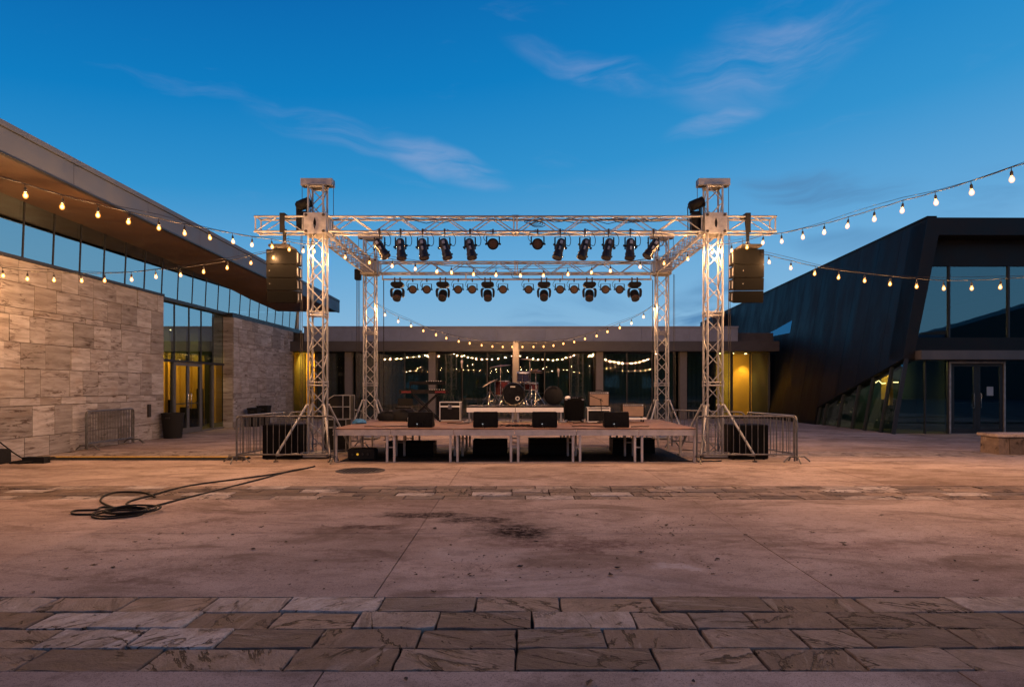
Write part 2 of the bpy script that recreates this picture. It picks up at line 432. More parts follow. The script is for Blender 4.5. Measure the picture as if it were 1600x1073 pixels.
def concrete():
    m, t = new_mat('plaza_concrete')
    pos = t.node('ShaderNodeNewGeometry').outputs['Position']
    rnd = t.node('ShaderNodeObjectInfo').outputs['Random']
    warp = t.node('ShaderNodeTexNoise', {'Vector': pos, 'Scale': 2.6, 'Detail': 5., 'Roughness': .65}).outputs['Color']
    pw = t.node('ShaderNodeVectorMath', {0: pos, 1: t.node('ShaderNodeVectorMath', {0: t.node('ShaderNodeVectorMath', {0: warp, 1: (.5,.5,.5)}, operation='SUBTRACT').outputs[0], 'Scale': .75}, operation='SCALE').outputs[0]}, operation='ADD').outputs[0]
    big = t.noise(pw, .33, 5, .6)
    mid = t.noise(t.mapping(pos, scale=(.55, 1, 1)), 1.3, 7, .68, .8)
    fine = t.noise(pos, 55., 3, .7)
    speck = t.noise(pos, 140., 2, .6)
    c = t.mix(t.rng(big, .34, .66), (.305, .235, .190), (.470, .375, .312))
    c = t.mix(t.math('MULTIPLY', t.rng(mid, .44, .68), .8), c, (.165, .122, .090))
    c = t.mix(t.math('MULTIPLY', t.rng(mid, .46, .22), .35), c, (.50, .42, .34))
    c = t.mix(t.math('MULTIPLY', t.rng(fine, .48, .72), .5), c, (.13, .095, .072))
    c = t.mix(t.math('MULTIPLY', t.rng(speck, .58, .66), .7), c, (.06, .042, .034))
    grit = t.noise(t.mapping(pos, scale=(.8, 1, 1)), 13., 5, .75)
    c = t.mix(t.math('MULTIPLY', t.rng(grit, .56, .68), .55), c, (.105, .075, .058))
    c = t.mix(t.math('MULTIPLY', t.rng(grit, .42, .30), .30), c, (.52, .43, .35))
    streaks = t.noise(t.mapping(pw, scale=(.7, 1.7, 1)), 1.2, 7, .68, .8)
    c = t.mix(t.math('MULTIPLY', t.rng(streaks, .53, .68), .6), c, (.135, .095, .072))
    rim = t.math('ABSOLUTE', t.math('SUBTRACT', t.noise(pw, .8, 4, .6), .5))
    c = t.mix(t.math('MULTIPLY', t.rng(rim, .016, .0), .30), c, (.16, .11, .09))
    c = t.mix(1., c, t.ramp(rnd, [(0, (.92, .90, .90)), (.5, (1, 1, 1)), (1, (1.07, 1.04, 1.02))]), 'MULTIPLY')
    def spot(x, y, rx, ry, rot, amt, colr, c):
        q = t.mapping(t.node('ShaderNodeVectorMath', {0: pw, 1: (x, y, 0)}, operation='SUBTRACT').outputs[0], rot=(0, 0, -rot), scale=(1/rx, 1/ry, 0))
        d = t.node('ShaderNodeVectorMath', {0: q}, operation='LENGTH').outputs['Value']
        f = t.math('MULTIPLY', t.rng(d, 1.35, .55), t.rng(fine, .25, .6, .75, 1.))
        return t.mix(t.math('MULTIPLY', t.math('MULTIPLY', f, amt), t.rng(grit, .40, .56, .45, 1.)), c, colr)
    for a in ((-1.12, 8.45, .55, .22, .05, .95, (.022, .017, .015)), (-.42, 8.15, .45, .20, -.1, .9, (.022, .017, .015)), (.0, 7.55, .42, .42, .3, 1., (.016, .012, .011)),
              (-1.65, 7.72, .36, .12, .1, .8, (.06, .04, .035)), (.55, 6.95, .9, .26, -.35, .7, (.09, .05, .04)), (.15, 8.6, .5, .10, 0, .5, (.07, .045, .038)),
              (1.45, 6.05, .24, .10, -.4, .5, (.55, .50, .47)), (-.35, 6.5, .55, .3, .1, .25, (.52, .46, .42)), (.5, 5.6, .9, .35, 0, .22, (.52, .46, .42)),
              (-7.2, 15.4, .9, .14, 0, .6, (.06, .045, .038)), (-9, 16.6, 1.8, .3, 0, .5, (.07, .055, .05)), (9.2, 16.4, 2.6, .2, 0, .6, (.06, .05, .05)), (7.5, 14.6, 1.5, .12, 0, .5, (.08, .06, .05)),
              (-10.2, 13.4, .9, .1, 0, .7, (.05, .04, .035)), (3.4, 6.8, .5, .3, .4, .35, (.16, .08, .06)), (5, 6.9, 1.2, .4, -.5, .3, (.13, .085, .07))):
        c = spot(*a, c)
    h = t.math('ADD', t.math('MULTIPLY', fine, .5), t.math('MULTIPLY', speck, .5))
    finish(t, c, t.rng(mid, .3, .7, .62, .80), 0, h, .45, .008, .0)
    return m
M['concrete'] = concrete()
M['joint'] = pm('joint_sand', (.045, .034, .030), .95, 0, .3, 5, .4, 60)

def paver_mat():
    m, t = new_mat('sandstone_paver')
    pos = t.node('ShaderNodeNewGeometry').outputs['Position']
    rnd = t.node('ShaderNodeObjectInfo').outputs['Random']
    off = t.node('ShaderNodeCombineXYZ', {0: t.math('MULTIPLY', rnd, 53.), 1: t.math('MULTIPLY', rnd, 29.), 2: t.math('MULTIPLY', rnd, 71.)}).outputs[0]
    p = t.node('ShaderNodeVectorMath', {0: pos, 1: off}, operation='ADD').outputs[0]
    pr = t.node('ShaderNodeVectorRotate', {'Vector': p, 'Axis': (0, 0, 1), 'Angle': t.math('MULTIPLY', rnd, 3.1)}, rotation_type='AXIS_ANGLE').outputs[0]
    tone = t.ramp(rnd, [(0, (.150, .114, .090)), (.18, (.265, .205, .160)), (.36, (.345, .290, .245)), (.50, (.190, .140, .106)), (.66, (.430, .380, .335)), (.76, (.285, .214, .160)), (.90, (.180, .148, .126))], 'CONSTANT')
    cl = t.noise(t.mapping(pr, scale=(1, 1.7, 1)), 4.2, 8, .72, .5)
    c = t.mix(1., tone, t.ramp(cl, [(.30, (.42, .39, .37)), (.44, (.85, .82, .80)), (.56, (1.05, 1.04, 1.03)), (.72, (1.5, 1.46, 1.42))]), 'MULTIPLY')
    wv = t.noise(t.mapping(pr, scale=(.6, 1.5, 1)), 1.5, 7, .60, .5)
    crack = t.rng(t.math('ABSOLUTE', t.math('SUBTRACT', wv, .5)), .016, .004)
    gate = t.rng(t.noise(pr, 1.6, 3), .44, .56)
    chips = t.math('MULTIPLY', t.rng(t.noise(t.mapping(pr, loc=(5, 2, 1), scale=(.8, 1.5, 1)), 5.5, 6, .7, .7), .62, .68), .9)
    crack = t.math('MAXIMUM', t.math('MULTIPLY', crack, gate), chips)
    c = t.mix(t.math('MULTIPLY', crack, .9), c, (.020, .015, .013))
    fine = t.noise(pos, 60., 3, .7)
    c = t.mix(t.math('MULTIPLY', t.rng(fine, .5, .72), .42), c, (.075, .055, .045))
    lay = t.noise(t.mapping(pr, scale=(.35, 3.2, 1)), 3., 7, .7, .4)
    c = t.mix(t.math('MULTIPLY', t.rng(lay, .55, .66), .6), c, (.085, .060, .044))
    c = t.mix(t.math('MULTIPLY', t.rng(lay, .44, .34), .35), c, (.42, .36, .30))
    dirt = t.noise(pos, 1.1, 7, .72, .8)
    c = t.mix(t.math('MULTIPLY', t.rng(dirt, .45, .68), .62), c, (.085, .062, .048))
    h = t.math('SUBTRACT', t.math('ADD', t.math('MULTIPLY', cl, .9), t.math('MULTIPLY', fine, .22)), t.math('MULTIPLY', crack, .8))
    finish(t, c, t.rng(cl, .3, .7, .5, .72), 0, h, .9, .03, .06)
    return m
M['paver'] = paver_mat()

CUBE = MB().box(-.5, .5, -.5, .5, -.5, .5)
def cube_mesh(name, mat): return CUBE.mesh(name, mat, 0, False)
# ================================================================== ground
g = MB().quad((-700, -700, -.06), (700, -700, -.06), (700, 900, -.06), (-700, 900, -.06)).build('ground', M['joint'])
tag(g, kind='structure')
plaza = tag(thing('plaza_paving', None, None), kind='structure')
slab_me = cube_mesh('slab', M['concrete'])
JX = [-11.76+3.56*k for k in range(11)]
ROWS = [(-12, -8), (-8, -4), (-4, 0), (0, 1.9), (1.9, 3.84), (5.18, 7.41), (7.41, 9.64), (10.94, 13.2), (13.2, 15.47), (16.77, 20), (20, 24), (24, 28.5), (28.5, 34)]
for y0, y1 in ROWS:
    for x0, x1 in zip(JX, JX[1:]):
        gp = .007 if (y0 in (7.41, 13.2)) else .011
        link('slab', slab_me, plaza, ((x0+x1)/2, (y0+y1)/2, -.03+RND.uniform(-.0015, .0015)), None, (x1-x0-gp, y1-y0-gp, .06))
# bands of sandstone pavers, four courses each
def paver_mesh(k):
    r = random.Random(100+k)
    n = []
    for (x, y) in ((-.5, -.5), (-.3, -.5), (-.1, -.5), (.1, -.5), (.3, -.5), (.5, -.5), (.5, -.15), (.5, .2), (.5, .5), (.28, .5), (.06, .5), (-.14, .5), (-.33, .5), (-.5, .5), (-.5, .18), (-.5, -.2)):
        chip = 1. if r.random() > .2 else 2.2
        s_, u_ = (1 if x > 0 else -1), (1 if y > 0 else -1)
        n.append((x+s_*r.uniform(-.010, .008)*chip*(1 if abs(x) == .5 else 0), y+u_*r.uniform(-.030, .022)*chip*(1 if abs(y) == .5 else 0)))
    b = MB()
    top = [(x*.985, y*.972, .5+r.uniform(-.03, .03)) for x, y in n]
    mid = [(x, y, .38) for x, y in n]
    bot = [(x, y, -.5) for x, y in n]
    N = len(n)
    b.add(top+mid+bot, [tuple(range(N))]+[(i+N, (i+1) % N+N, (i+1) % N, i) for i in range(N)]+[(i+2*N, (i+1) % N+2*N, (i+1) % N+N, i+N) for i in range(N)])
    return b.mesh('paver', M['paver'], 0, False)
PAV = [paver_mesh(k) for k in range(10)]
def paver_band(y0, y1, xa, xb):
    band = tag(thing('paver_band', None, None), kind='structure')
    rows = [(y0+(y1-y0)*k/4, y0+(y1-y0)*(k+1)/4) for k in range(4)]
    for ra, rb in rows:
        x = xa-RND.uniform(0, .6)
        while x < xb:
            wd = RND.choice((.56, .60, .62, .64, .70)) if RND.random() > .12 else RND.choice((.40, .82))
            link('paver', RND.choice(PAV), band, (x+wd/2, (ra+rb)/2, -.03+RND.uniform(-.006, .006)),
                 (RND.uniform(-.006, .006), RND.uniform(-.005, .005), RND.uniform(-.006, .006)+(math.pi if RND.random() < .5 else 0)), (wd-.013, rb-ra-.013, .06))
            x += wd
    return band
paver_band(3.84, 5.18, -10.6, 14.0)
paver_band(9.64, 10.94, -10.6, 14.0)
pb = MB()
x = -11.2
while x < 12.4:
    wd = RND.uniform(.5, .8)
    for k in range(4):
        ya = 15.47+.325*k
        pb.box(x+.15*k, x+wd-.014+.15*k, ya+.006, ya+.319, -.06, RND.uniform(-.004, .003))
    x += wd
tag(pb.build('paver_strip', M['paver'], smooth=False), kind='structure')

# ================================================================== left building: travertine and glass
lb = thing('museum_building', 'long travertine and blue glass building with overhanging flat roof left of the stage', 'building', (-11, 18, 0))
stone_me = cube_mesh('stone', M['stone'])
def stone_face(wall, xf, y0, y1, courses, ztop):
    z = 0.
    for h in courses:
        y = y0
        first = True
        while y < y1-.02:
            L = RND.uniform(.62, 1.12) if h < .3 else RND.choice((.50, .62, .74, .80, .90, 1.02))
            if first: L *= RND.uniform(.4, 1); first = False
            if y+L > y1-.3: L = y1-y
            pr = RND.uniform(-.008, .012)
            link('stone', stone_me, wall, Vector((xf-.02+pr, y+L/2, z+h/2))-wall_org(wall), None, (.04, L-.010, h-.014))
            y += L
        z += h
def wall_org(o): return wm(o).to_translation()
COURSES = (.46, .70, .18, .64, .58, .60, .15, .55, .51)
w1 = MB().box(-11.3, -10.93, -4, 21.10, -.05, 4.365).build('stone_wall', M['stone_joint'], lb, smooth=False)
stone_face(w1, -10.9, 11.2, 21.12, COURSES, 4.37)
sb = MB()
z = 0
for h in COURSES:
    y = -4.
    while y < 11.19:
        L = min(RND.uniform(.6, 1.1), 11.2-y)
        sb.box(-10.94, -10.9+RND.uniform(-.004, .006), y+.003, y+L-.003, z+.004, z+h-.004)
        y += L
    z += h
tag(sb.build('stone_cladding', M['stone'], lb, smooth=False), kind='stuff')
z = 0                                    # the end face of the first wall, turned to the doors
for h in COURSES:
    link('stone', stone_me, w1, Vector((-11.09, 21.125, z+h/2))-wall_org(w1), None, (.36, .03, h-.009)); z += h
C2 = (.46, .66, .20, .62, .60, .58, .16, .55, .39)
w2 = MB().box(-11.15, -10.79, 26.04, 33.2, -.05, 4.2).build('stone_wall', M['stone_joint'], lb, smooth=False)
stone_face(w2, -10.75, 26.0, 32.9, C2, 4.22)
z = 0
for h in C2:
    link('stone', stone_me, w2, Vector((-10.97, 26.02, z+h/2))-wall_org(w2), None, (.36, .04, h-.009)); z += h
MB().box(-11.3, -10.86, -4, 21.12, 4.372, 4.44).build('window_sill', M['mullion'], lb)
MB().box(-11.25, -10.80, 26.04, 34.5, 4.222, 4.40).build('window_sill', M['mullion'], lb)
# roof with overhang
YS = [-4, 2, 8, 14.4, 20, 24, 26, 28.2, 31.6]
ZS = [5.86, 5.84, 5.80, 5.74, 5.64, 5.48, 5.36, 5.20, 5.05]
def zsof(y):
    for (a, za), (b, zb) in zip(zip(YS, ZS), list(zip(YS, ZS))[1:]):
        if y <= b: return za+(zb-za)*(y-a)/(b-a)
    return 5.05+(y-31.6)*.09
def outer(k):                            # outer edge of the roof, running slightly off the wall's line
    y = -4+(37.9+4)*k/(len(YS)-1)
    return Vector((-8.97-.83*(y-11.9)/26., y, 5.72))
sof, top = MB(), MB()
n = len(YS)
inn = [Vector((-11.0, YS[k], ZS[k])) for k in range(n)]
back = [Vector((-17.5, YS[k], ZS[k])) for k in range(n)]
out = [outer(k) for k in range(n)]
zt = lambda y: 6.24+.12*(y-12)/26
for k in range(n-1):
    sof.quad(inn[k], out[k], out[k+1], inn[k+1])
    sof.quad(back[k], inn[k], inn[k+1], back[k+1])
    o0, o1 = out[k], out[k+1]
    a0, a1 = Vector((o0.x-.05, o0.y, zt(o0.y)-.03)), Vector((o1.x-.05, o1.y, zt(o1.y)-.03))
    b0, b1 = Vector((-17.5, YS[k], 6.2)), Vector((-17.5, YS[k+1], 6.2))
    top.quad(a0, a1, b1, b0)
sof.build('soffit', M['soffit'], lb)
e0, e1 = inn[-1], out[-1]
top.quad(e0, e1, Vector((e1.x, e1.y, zt(e1.y)-.04)), Vector((e0.x, e0.y, 6.3)))
top.quad(back[-1], inn[-1], Vector((-11.0, 31.6, 6.3)), Vector((-17.5, 31.6, 6.3)))
top.box(-17.5, -11.12, 31.62, 34.6, 5.36, 6.1)
top.build('roof', M['fascia_panel'], lb)
p0, p1 = outer(0), outer(n-1)
NP = 14
for k in range(NP):
    a, b = p0.lerp(p1, k/NP), p0.lerp(p1, (k+1)/NP)
    d = (b-a).normalized()*.006
    hA, hB = zt(a.y)-.12, zt(b.y)-.12
    a, b = a+d, b-d
    MB().prism([(a.x, a.y, 5.70), (b.x, b.y, 5.70), (b.x, b.y, hB), (a.x, a.y, hA)], (-.06, 0, 0)).build('fascia_panel', M['fascia_panel'], lb, smooth=False)
MB().prism([(p0.x+.03, p0.y, zt(p0.y)-.105), (p1.x+.03, p1.y, zt(p1.y)-.105), (p1.x+.03, p1.y, zt(p1.y)), (p0.x+.03, p0.y, zt(p0.y))], (-.5, 0, 0)).build('roof_coping', M['fascia_panel'], lb, smooth=False)
MB().prism([(p0.x+.015, p0.y, 5.665), (p1.x+.015, p1.y, 5.665), (p1.x+.015, p1.y, 5.70), (p0.x+.015, p0.y, 5.70)], (-.10, 0, 0)).build('drip_edge', M['mullion'], lb, smooth=False)
MB().prism([(e1.x, e1.y+.02, 5.70), (e0.x, e0.y+.02, 5.06), (e0.x, e0.y+.02, 6.30), (e1.x, e1.y+.02, zt(e1.y)-.02)], (0, .05, 0)).build('fascia_panel', M['fascia_panel'], lb, smooth=False)
# clerestory and the glazed entrance below it
GX = -11.06
mull = [2.3+1.0*k for k in range(33)]
for a, b in zip(mull, mull[1:]):
    z0 = 4.44 if a < 21.05 else 4.40
    za, zb = min(zsof(a), 5.75), min(zsof(b), 5.75)
    MB().prism([(GX, a+.03, z0), (GX, b-.03, z0), (GX+.05, b-.03, zb+.02), (GX+.05, a+.03, za+.02)], (-.012, 0, 0)).build('window_pane', M['glass_left'], lb, smooth=False)
for y in mull:
    MB().prism([(GX-.09, y-.02, 4.40), (GX+.012, y-.02, 4.40), (GX+.062, y-.02, zsof(y)), (GX-.04, y-.02, zsof(y))], (0, .04, 0)).build('mullion', M['mullion'], lb, smooth=False)
MB().box(-11.2, -10.95, 34.42, 34.56, 4.40, 5.42).build('corner_post', M['white'], lb)
MB().box(-11.25, -10.98, 21.13, 26.0, 4.30, 4.398).build('transom', M['mullion'], lb)
EX = -11.16
cuts = [21.15, 22.3, 23.3, 24.2, 25.15, 26.0]
for a, b in zip(cuts, cuts[1:]):
    MB().box(EX-.012, EX, a+.03, b-.03, 2.46, 4.30).build('window_pane', M['glass_left'], lb, smooth=False)
for y in cuts[1:-1]:
    MB().box(EX-.09, EX+.02, y-.022, y+.022, 2.46, 4.30).build('mullion', M['mullion'], lb, smooth=False)
MB().box(EX-.1, EX+.055, 21.13, 26.0, 2.38, 2.458).build('transom', M['mullion'], lb)
for a, b in ((21.15, 22.28), (24.22, 25.1), (25.1, 26.0)):
    MB().box(EX-.012, EX, a+.03, b-.03,   .06, 2.38).build('window_pane', M['glass_entry'], lb, smooth=False)
for y in (22.25, 24.17, 25.1):
    MB().box(EX-.09, EX+.045, y-.035, y+.035, 0, 2.38).build('mullion', M['door_metal'], lb, smooth=False)
MB().box(EX-.09, EX+.045, 21.13, 22.21, 0, .06).build('threshold', M['door_metal'], lb)
MB().box(EX-.09, EX+.045, 24.21, 26.0, 0, .06).build('threshold', M['door_metal'], lb)
def glass_door(parent, org, ex, wdt, h, hand, gl, metal, bar_z=1.0, stile=.075):
    """a framed glass leaf hung in the plane through org along ex"""
    org, ex = Vector(org), Vector(ex); ny = Vector((ex.y, -ex.x, 0))
    b = MB()
    def bx(u0, u1, z0, z1, d=.025):
        b.prism([org+ex*u0+Z*z0-ny*d, org+ex*u1+Z*z0-ny*d, org+ex*u1+Z*z1-ny*d, org+ex*u0+Z*z1-ny*d], ny*2*d)
    bx(0, stile, 0, h); bx(wdt-stile, wdt, 0, h); bx(stile, wdt-stile, h-.09, h); bx(stile, wdt-stile, 0, .17)
    d = b.build('door', metal, parent, smooth=False)
    q = MB(); q.prism([org+ex*stile+Z*.17, org+ex*(wdt-stile)+Z*.17, org+ex*(wdt-stile)+Z*(h-.09), org+ex*stile+Z*(h-.09)], ny*.012)
    q.build('door_glass', gl, d, smooth=False)
    u = wdt-.11 if hand > 0 else .11
    MB().tube([org+ex*u+Z*.85+ny*.03, org+ex*u+Z*.88+ny*.075, org+ex*u+Z*1.32+ny*.075, org+ex*u+Z*1.35+ny*.03], .014, 6).build('handle', M['chrome'], d)
    MB().prism([org+ex*stile+Z*(bar_z-.02)-ny*.03, org+ex*(wdt-stile)+Z*(bar_z-.02)-ny*.03, org+ex*(wdt-stile)+Z*(bar_z+.02)-ny*.03, org+ex*stile+Z*(bar_z+.02)-ny*.03], -ny*.03).build('push_bar', metal, d, smooth=False)
    return d
glass_door(lb, (EX, 22.29, .01), (0, 1, 0), .92, 2.36, 1, M['glass_entry'], M['door_metal'])
glass_door(lb, (EX, 23.215, .01), (0, 1, 0), .92, 2.36, -1, M['glass_entry'], M['door_metal'])
# rooms behind the glass
MB().box(-17.4, -11.32, -4, 34.5, -.05, .012).build('floor', M['carpet'], lb, smooth=False)
ib = MB().box(-17.5, -17.4, -4, 34.5, 0, 5.9).box(-17.4, -11.2, 34.44, 34.5, 0, 5.3).box(-17.4, -11.2, -4.1, -4, 0, 5.9)
ib.build('back_wall', M['interior_dark'], lb, smooth=False)
MB().box(-17.4, -11.33, -4, 34.4, 4.2, 4.3).build('upper_floor', M['interior_dark'], lb, smooth=False)
for ya, yb_ in ((24.0, 25.3), (25.5, 26.35), (26.5, 27.3), (27.45, 28.5), (29.6, 30.2)): MB().box(-13.1, -13.0, ya, yb_, .012, 2.85).build('lit_wall', M['ochre'], lb, smooth=False)
MB().box(-13.25, -13.11, 22.0, 33, .012, 4.15).build('partition', M['interior_dark'], lb, smooth=False)
for yy, hh_ in ((25.1, 1.1), (26.0, .8), (27.35, 1.5)): MB().box(-12.8, -12.6, yy, yy+.22, .012, hh_).build('display_stand', M['case'], lb, .01, False)
MB().box(-12.9, -12.5, 26.5, 27.2, .012, .72).build('reception_desk', M['case'], lb, .01)
for y in (21.8, 22.9, 24.6):
    MB().lathe([(0, 0), (.07, 0), (.08, .03), (0, .03)], 12, Matrix.Translation((-12.4, y, 3.6))).build('downlight', M['downlight'], lb)
lamp('lobby_lamp', 'AREA', 70, (1, .62, .10), (-12.0, 25.4, 3.5), lb, (-.55, 0, -1), size=.8)
lamp('lobby_lamp', 'AREA', 40, (1, .66, .12), (-12.2, 28.0, 3.5), lb, (-.55, .0, -1), size=.8)
MB().box(-10.9+.012, -10.86, 20.17, 20.34, .68, 1.06).build('wall_plate', M['iron'], lb, .006)

# ================================================================== low gallery across the back
gb = thing('gallery_building', 'low glazed pavilion with flat grey fascia behind the stage', 'building', (0, 33, 0))
for k in range(9):
    a, b = -10.25+k*2.332, -10.25+(k+1)*2.332
    MB().box(a+.005, b-.005, 33.0, 33.4, 3.745, 4.42).build('fascia_panel', M['fascia'], gb, smooth=False)
MB().box(-10.28, 10.76, 32.96, 33.6, 4.424, 4.49).build('roof_coping', M['fascia'], gb, smooth=False)
MB().box(-11.1, 12.6, 33.41, 40.3, 3.74, 4.2).build('roof', M['dark_band'], gb, smooth=False)
MB().box(-11.45, 12.55, 32.5, 33.9, 3.26, 3.735).build('canopy_band', M['dark_band'], gb, .01, False)
XC = [-8.12, -4.06, 0, 4.06, 8.12]
for xx in XC:
    MB().box(xx-.17, xx+.17, 33.05, 33.4, 0, 3.258).build('column', M['column'], gb, .012)
GY = 33.62
def pane_run(x0, x1, cnt, y=GY, mat='glass_back', z1=3.255):
    for i in range(cnt):
        a, b = x0+(x1-x0)*i/cnt, x0+(x1-x0)*(i+1)/cnt
        t = RND.uniform(-.011, .011)*1.0
        tz = RND.uniform(-.004, .004)
        mid = (a+b)/2
        MB().prism([(a+.02, y+(a-mid)*t, .08), (b-.02, y+(b-mid)*t, .08), (b-.02, y+(b-mid)*t+tz, z1), (a+.02, y+(a-mid)*t+tz, z1)], (0, .012, 0)).build('window_pane', M[mat], gb, smooth=False)
        if i: MB().box(a-.022, a+.022, y-.05, y+.06, .08, z1).build('mullion', M['mullion'], gb, smooth=False)
pane_run(-7.95, -4.23, 3); pane_run(-3.89, -.17, 3); pane_run(.17, 3.89, 3); pane_run(4.23, 7.95, 3)
pane_run(-11.0, -8.29, 3, GY, 'glass_amber'); pane_run(8.29, 10.6, 2); pane_run(10.65, 12.42, 2, GY, 'glass_amber')
for xx in (10.62,):
    MB().box(xx-.05, xx+.05, GY-.08, GY+.06, 0, 3.255).build('mullion', M['mullion'], gb, smooth=False)
MB().box(-11.0, 12.42, GY-.06, GY+.06, 0, .078).build('window_sill', M['mullion'], gb, smooth=False)
def curtain(x0, x1, y):
    vs, fs = [], []
    nn = int((x1-x0)/.035)
    for i in range(nn+1):
        xx = x0+(x1-x0)*i/nn
        yy = y+.018*math.sin(i*1.05+.6*math.sin(i*.31))
        vs += [(xx, yy, .06), (xx, yy*1+.004*math.sin(i), 3.2)]
    for i in range(nn): fs.append((2*i, 2*i+2, 2*i+3, 2*i+1))
    MB().add(vs, fs).build('curtain', M['curtain'], gb)
for a, b in ((-7.9, -7.1), (-6.9, -5.6), (-5.5, -4.3), (-3.8, -2.75), (-2.65, -1.4), (-1.35, -.3), (.3, 1.2), (1.4, 2.6), (2.7, 3.8), (4.3, 5.5), (5.6, 6.75), (6.85, 7.9), (-9.9, -8.9), (8.6, 9.6)):
    curtain(a, b, 34.15)
MB().box(-11.1, 12.6, 33.7, 40.2, -.05, .012).build('floor', M['carpet'], gb, smooth=False)
MB().box(-11.1, 12.6, 40.2, 40.3, 0, 3.74).build('back_wall', M['interior_dark'], gb, smooth=False)
MB().box(-11.2, -11.1, 33.7, 40.3, 0, 3.74).box(12.45, 12.55, 33.7, 40.3, 0, 3.74).build('side_wall', M['interior_dark'], gb, smooth=False)
MB().box(-11.1, 12.45, 33.66, 40.2, 3.3, 3.4).build('ceiling', M['plaster'], gb, smooth=False)
MB().box(10.1, 12.44, 36.0, 36.12, .012, 3.3).build('lit_wall', M['ochre'], gb, smooth=False)
MB().box(10.0, 10.09, 34.4, 38, .012, 3.3).build('partition', M['interior_dark'], gb, smooth=False)
MB().box(-11.05, -10.2, 36.0, 36.1, .012, 3.3).box(-10.2, -10.1, 34.6, 36.1, .012, 3.3).build('lit_wall', M['ochre'], gb, smooth=False)
for i, (xx, yy, e) in enumerate(((11.15, 35.1, 120), (11.95, 35.5, 330), (10.5, 35.2, 90))):
    MB().lathe([(0, 0), (.06, 0), (.07, .03), (0, .03)], 12, Matrix.Translation((xx, yy, 3.262))).build('downlight', M['downlight'], gb)
    lamp('wall_washer', 'SPOT', e, (1, .66, .13), (xx, yy, 3.22), gb, (0, .22, -1), spot_size=rad(66), spot_blend=.75, shadow_soft_size=.04)
lamp('lobby_lamp', 'AREA', 60, (1, .66, .10), (11.2, 34.9, 3.25), gb, (0, .5, -1), size=1.2)
lamp('lobby_lamp', 'AREA', 150, (1, .62, .06), (-10.6, 35.0, 3.2), gb, (0, .6, -1), size=.5)

# ================================================================== right building: black angular volume
rb = thing('black_building', 'angular black metal building with a recessed glazed portal right of the stage', 'building', (13, 23, 0))
def sx(z): return 12.42+.178*z
YA = 22.7
def ztop(y): return 7.2-1.0*(y-YA)/27.3
def zbot(y): return max(0., 2.5-1.78*(y-YA)/5.7) if y < 28.4 else 0.
edges = [22.7, 24.15, 25.6, 27.0, 28.4, 30.2, 32.0, 33.8, 35.6, 37.4, 39.2, 41.5, 44, 47, 50]
for a, b in zip(edges, edges[1:]):
    a2, b2 = a+.006, b-.006
    za, zb = zbot(a), (zbot(b) if b < 28.39 else (.72 if b < 28.5 else 0.))
    if a >= 28.39: za = zb = -.02
    MB().prism([(sx(za), a2, za), (sx(zb), b2, zb), (sx(ztop(b)), b2, ztop(b)), (sx(ztop(a)), a2, ztop(a))], (.12, 0, 0)).build('cladding_panel', M['clad'], rb, smooth=False)
MB().prism([(sx(ztop(YA))-.02, YA, ztop(YA)+.003), (sx(ztop(50))-.02, 50, ztop(50)+.003), (sx(ztop(50))+.3, 50, ztop(50)+.003), (sx(ztop(YA))+.3, YA, ztop(YA)+.003)], (0, 0, .05)).build('roof_coping', M['clad'], rb, smooth=False)
MB().prism([(sx(2.5)+.01, YA, 2.5), (sx(.72)+.01, 28.4, .72), (sx(.72)+.5, 28.4, .72), (sx(2.5)+.5, YA, 2.5)], (0, 0, .02)).build('soffit', M['clad_frame'], rb, smooth=False)
# triangular window that shows a wedge of sky
q = [(sx(4.15)-.012, 36.9, 4.15), (sx(4.15)-.012, 32.75, 4.15), (sx(4.75)-.012, 32.75, 4.75)]
MB().prism(q, (.01, 0, 0)).build('corner_window', glass('mirror_glass', (.1, .1, .1), 1.8, .34, (.42, .78, 1.)), rb, smooth=False)
# sloping strip of glass under the cut edge
wy = [22.72, 23.5, 24.6, 25.5, 26.6, 27.85, 28.4]
for a, b in zip(wy, wy[1:]):
    za, zb = zbot(a), .72 if b > 28.3 else zbot(b)
    MB().prism([(sx(.04)+.13, a+.02, .04), (sx(.04)+.13, b-.02, .04), (sx(zb)+.13, b-.02, zb), (sx(za)+.13, a+.02, za)], (.012, 0, 0)).build('window_pane', M['glass_right'], rb, smooth=False)
for a in wy:
    za = .72 if a > 28.3 else zbot(a)
    MB().bar((sx(0)+.14, a, 0), (sx(za)+.14, a, za+.02), .13, .05, Vector((0, 1, 0))).build('mullion', M['mullion'], rb, smooth=False)
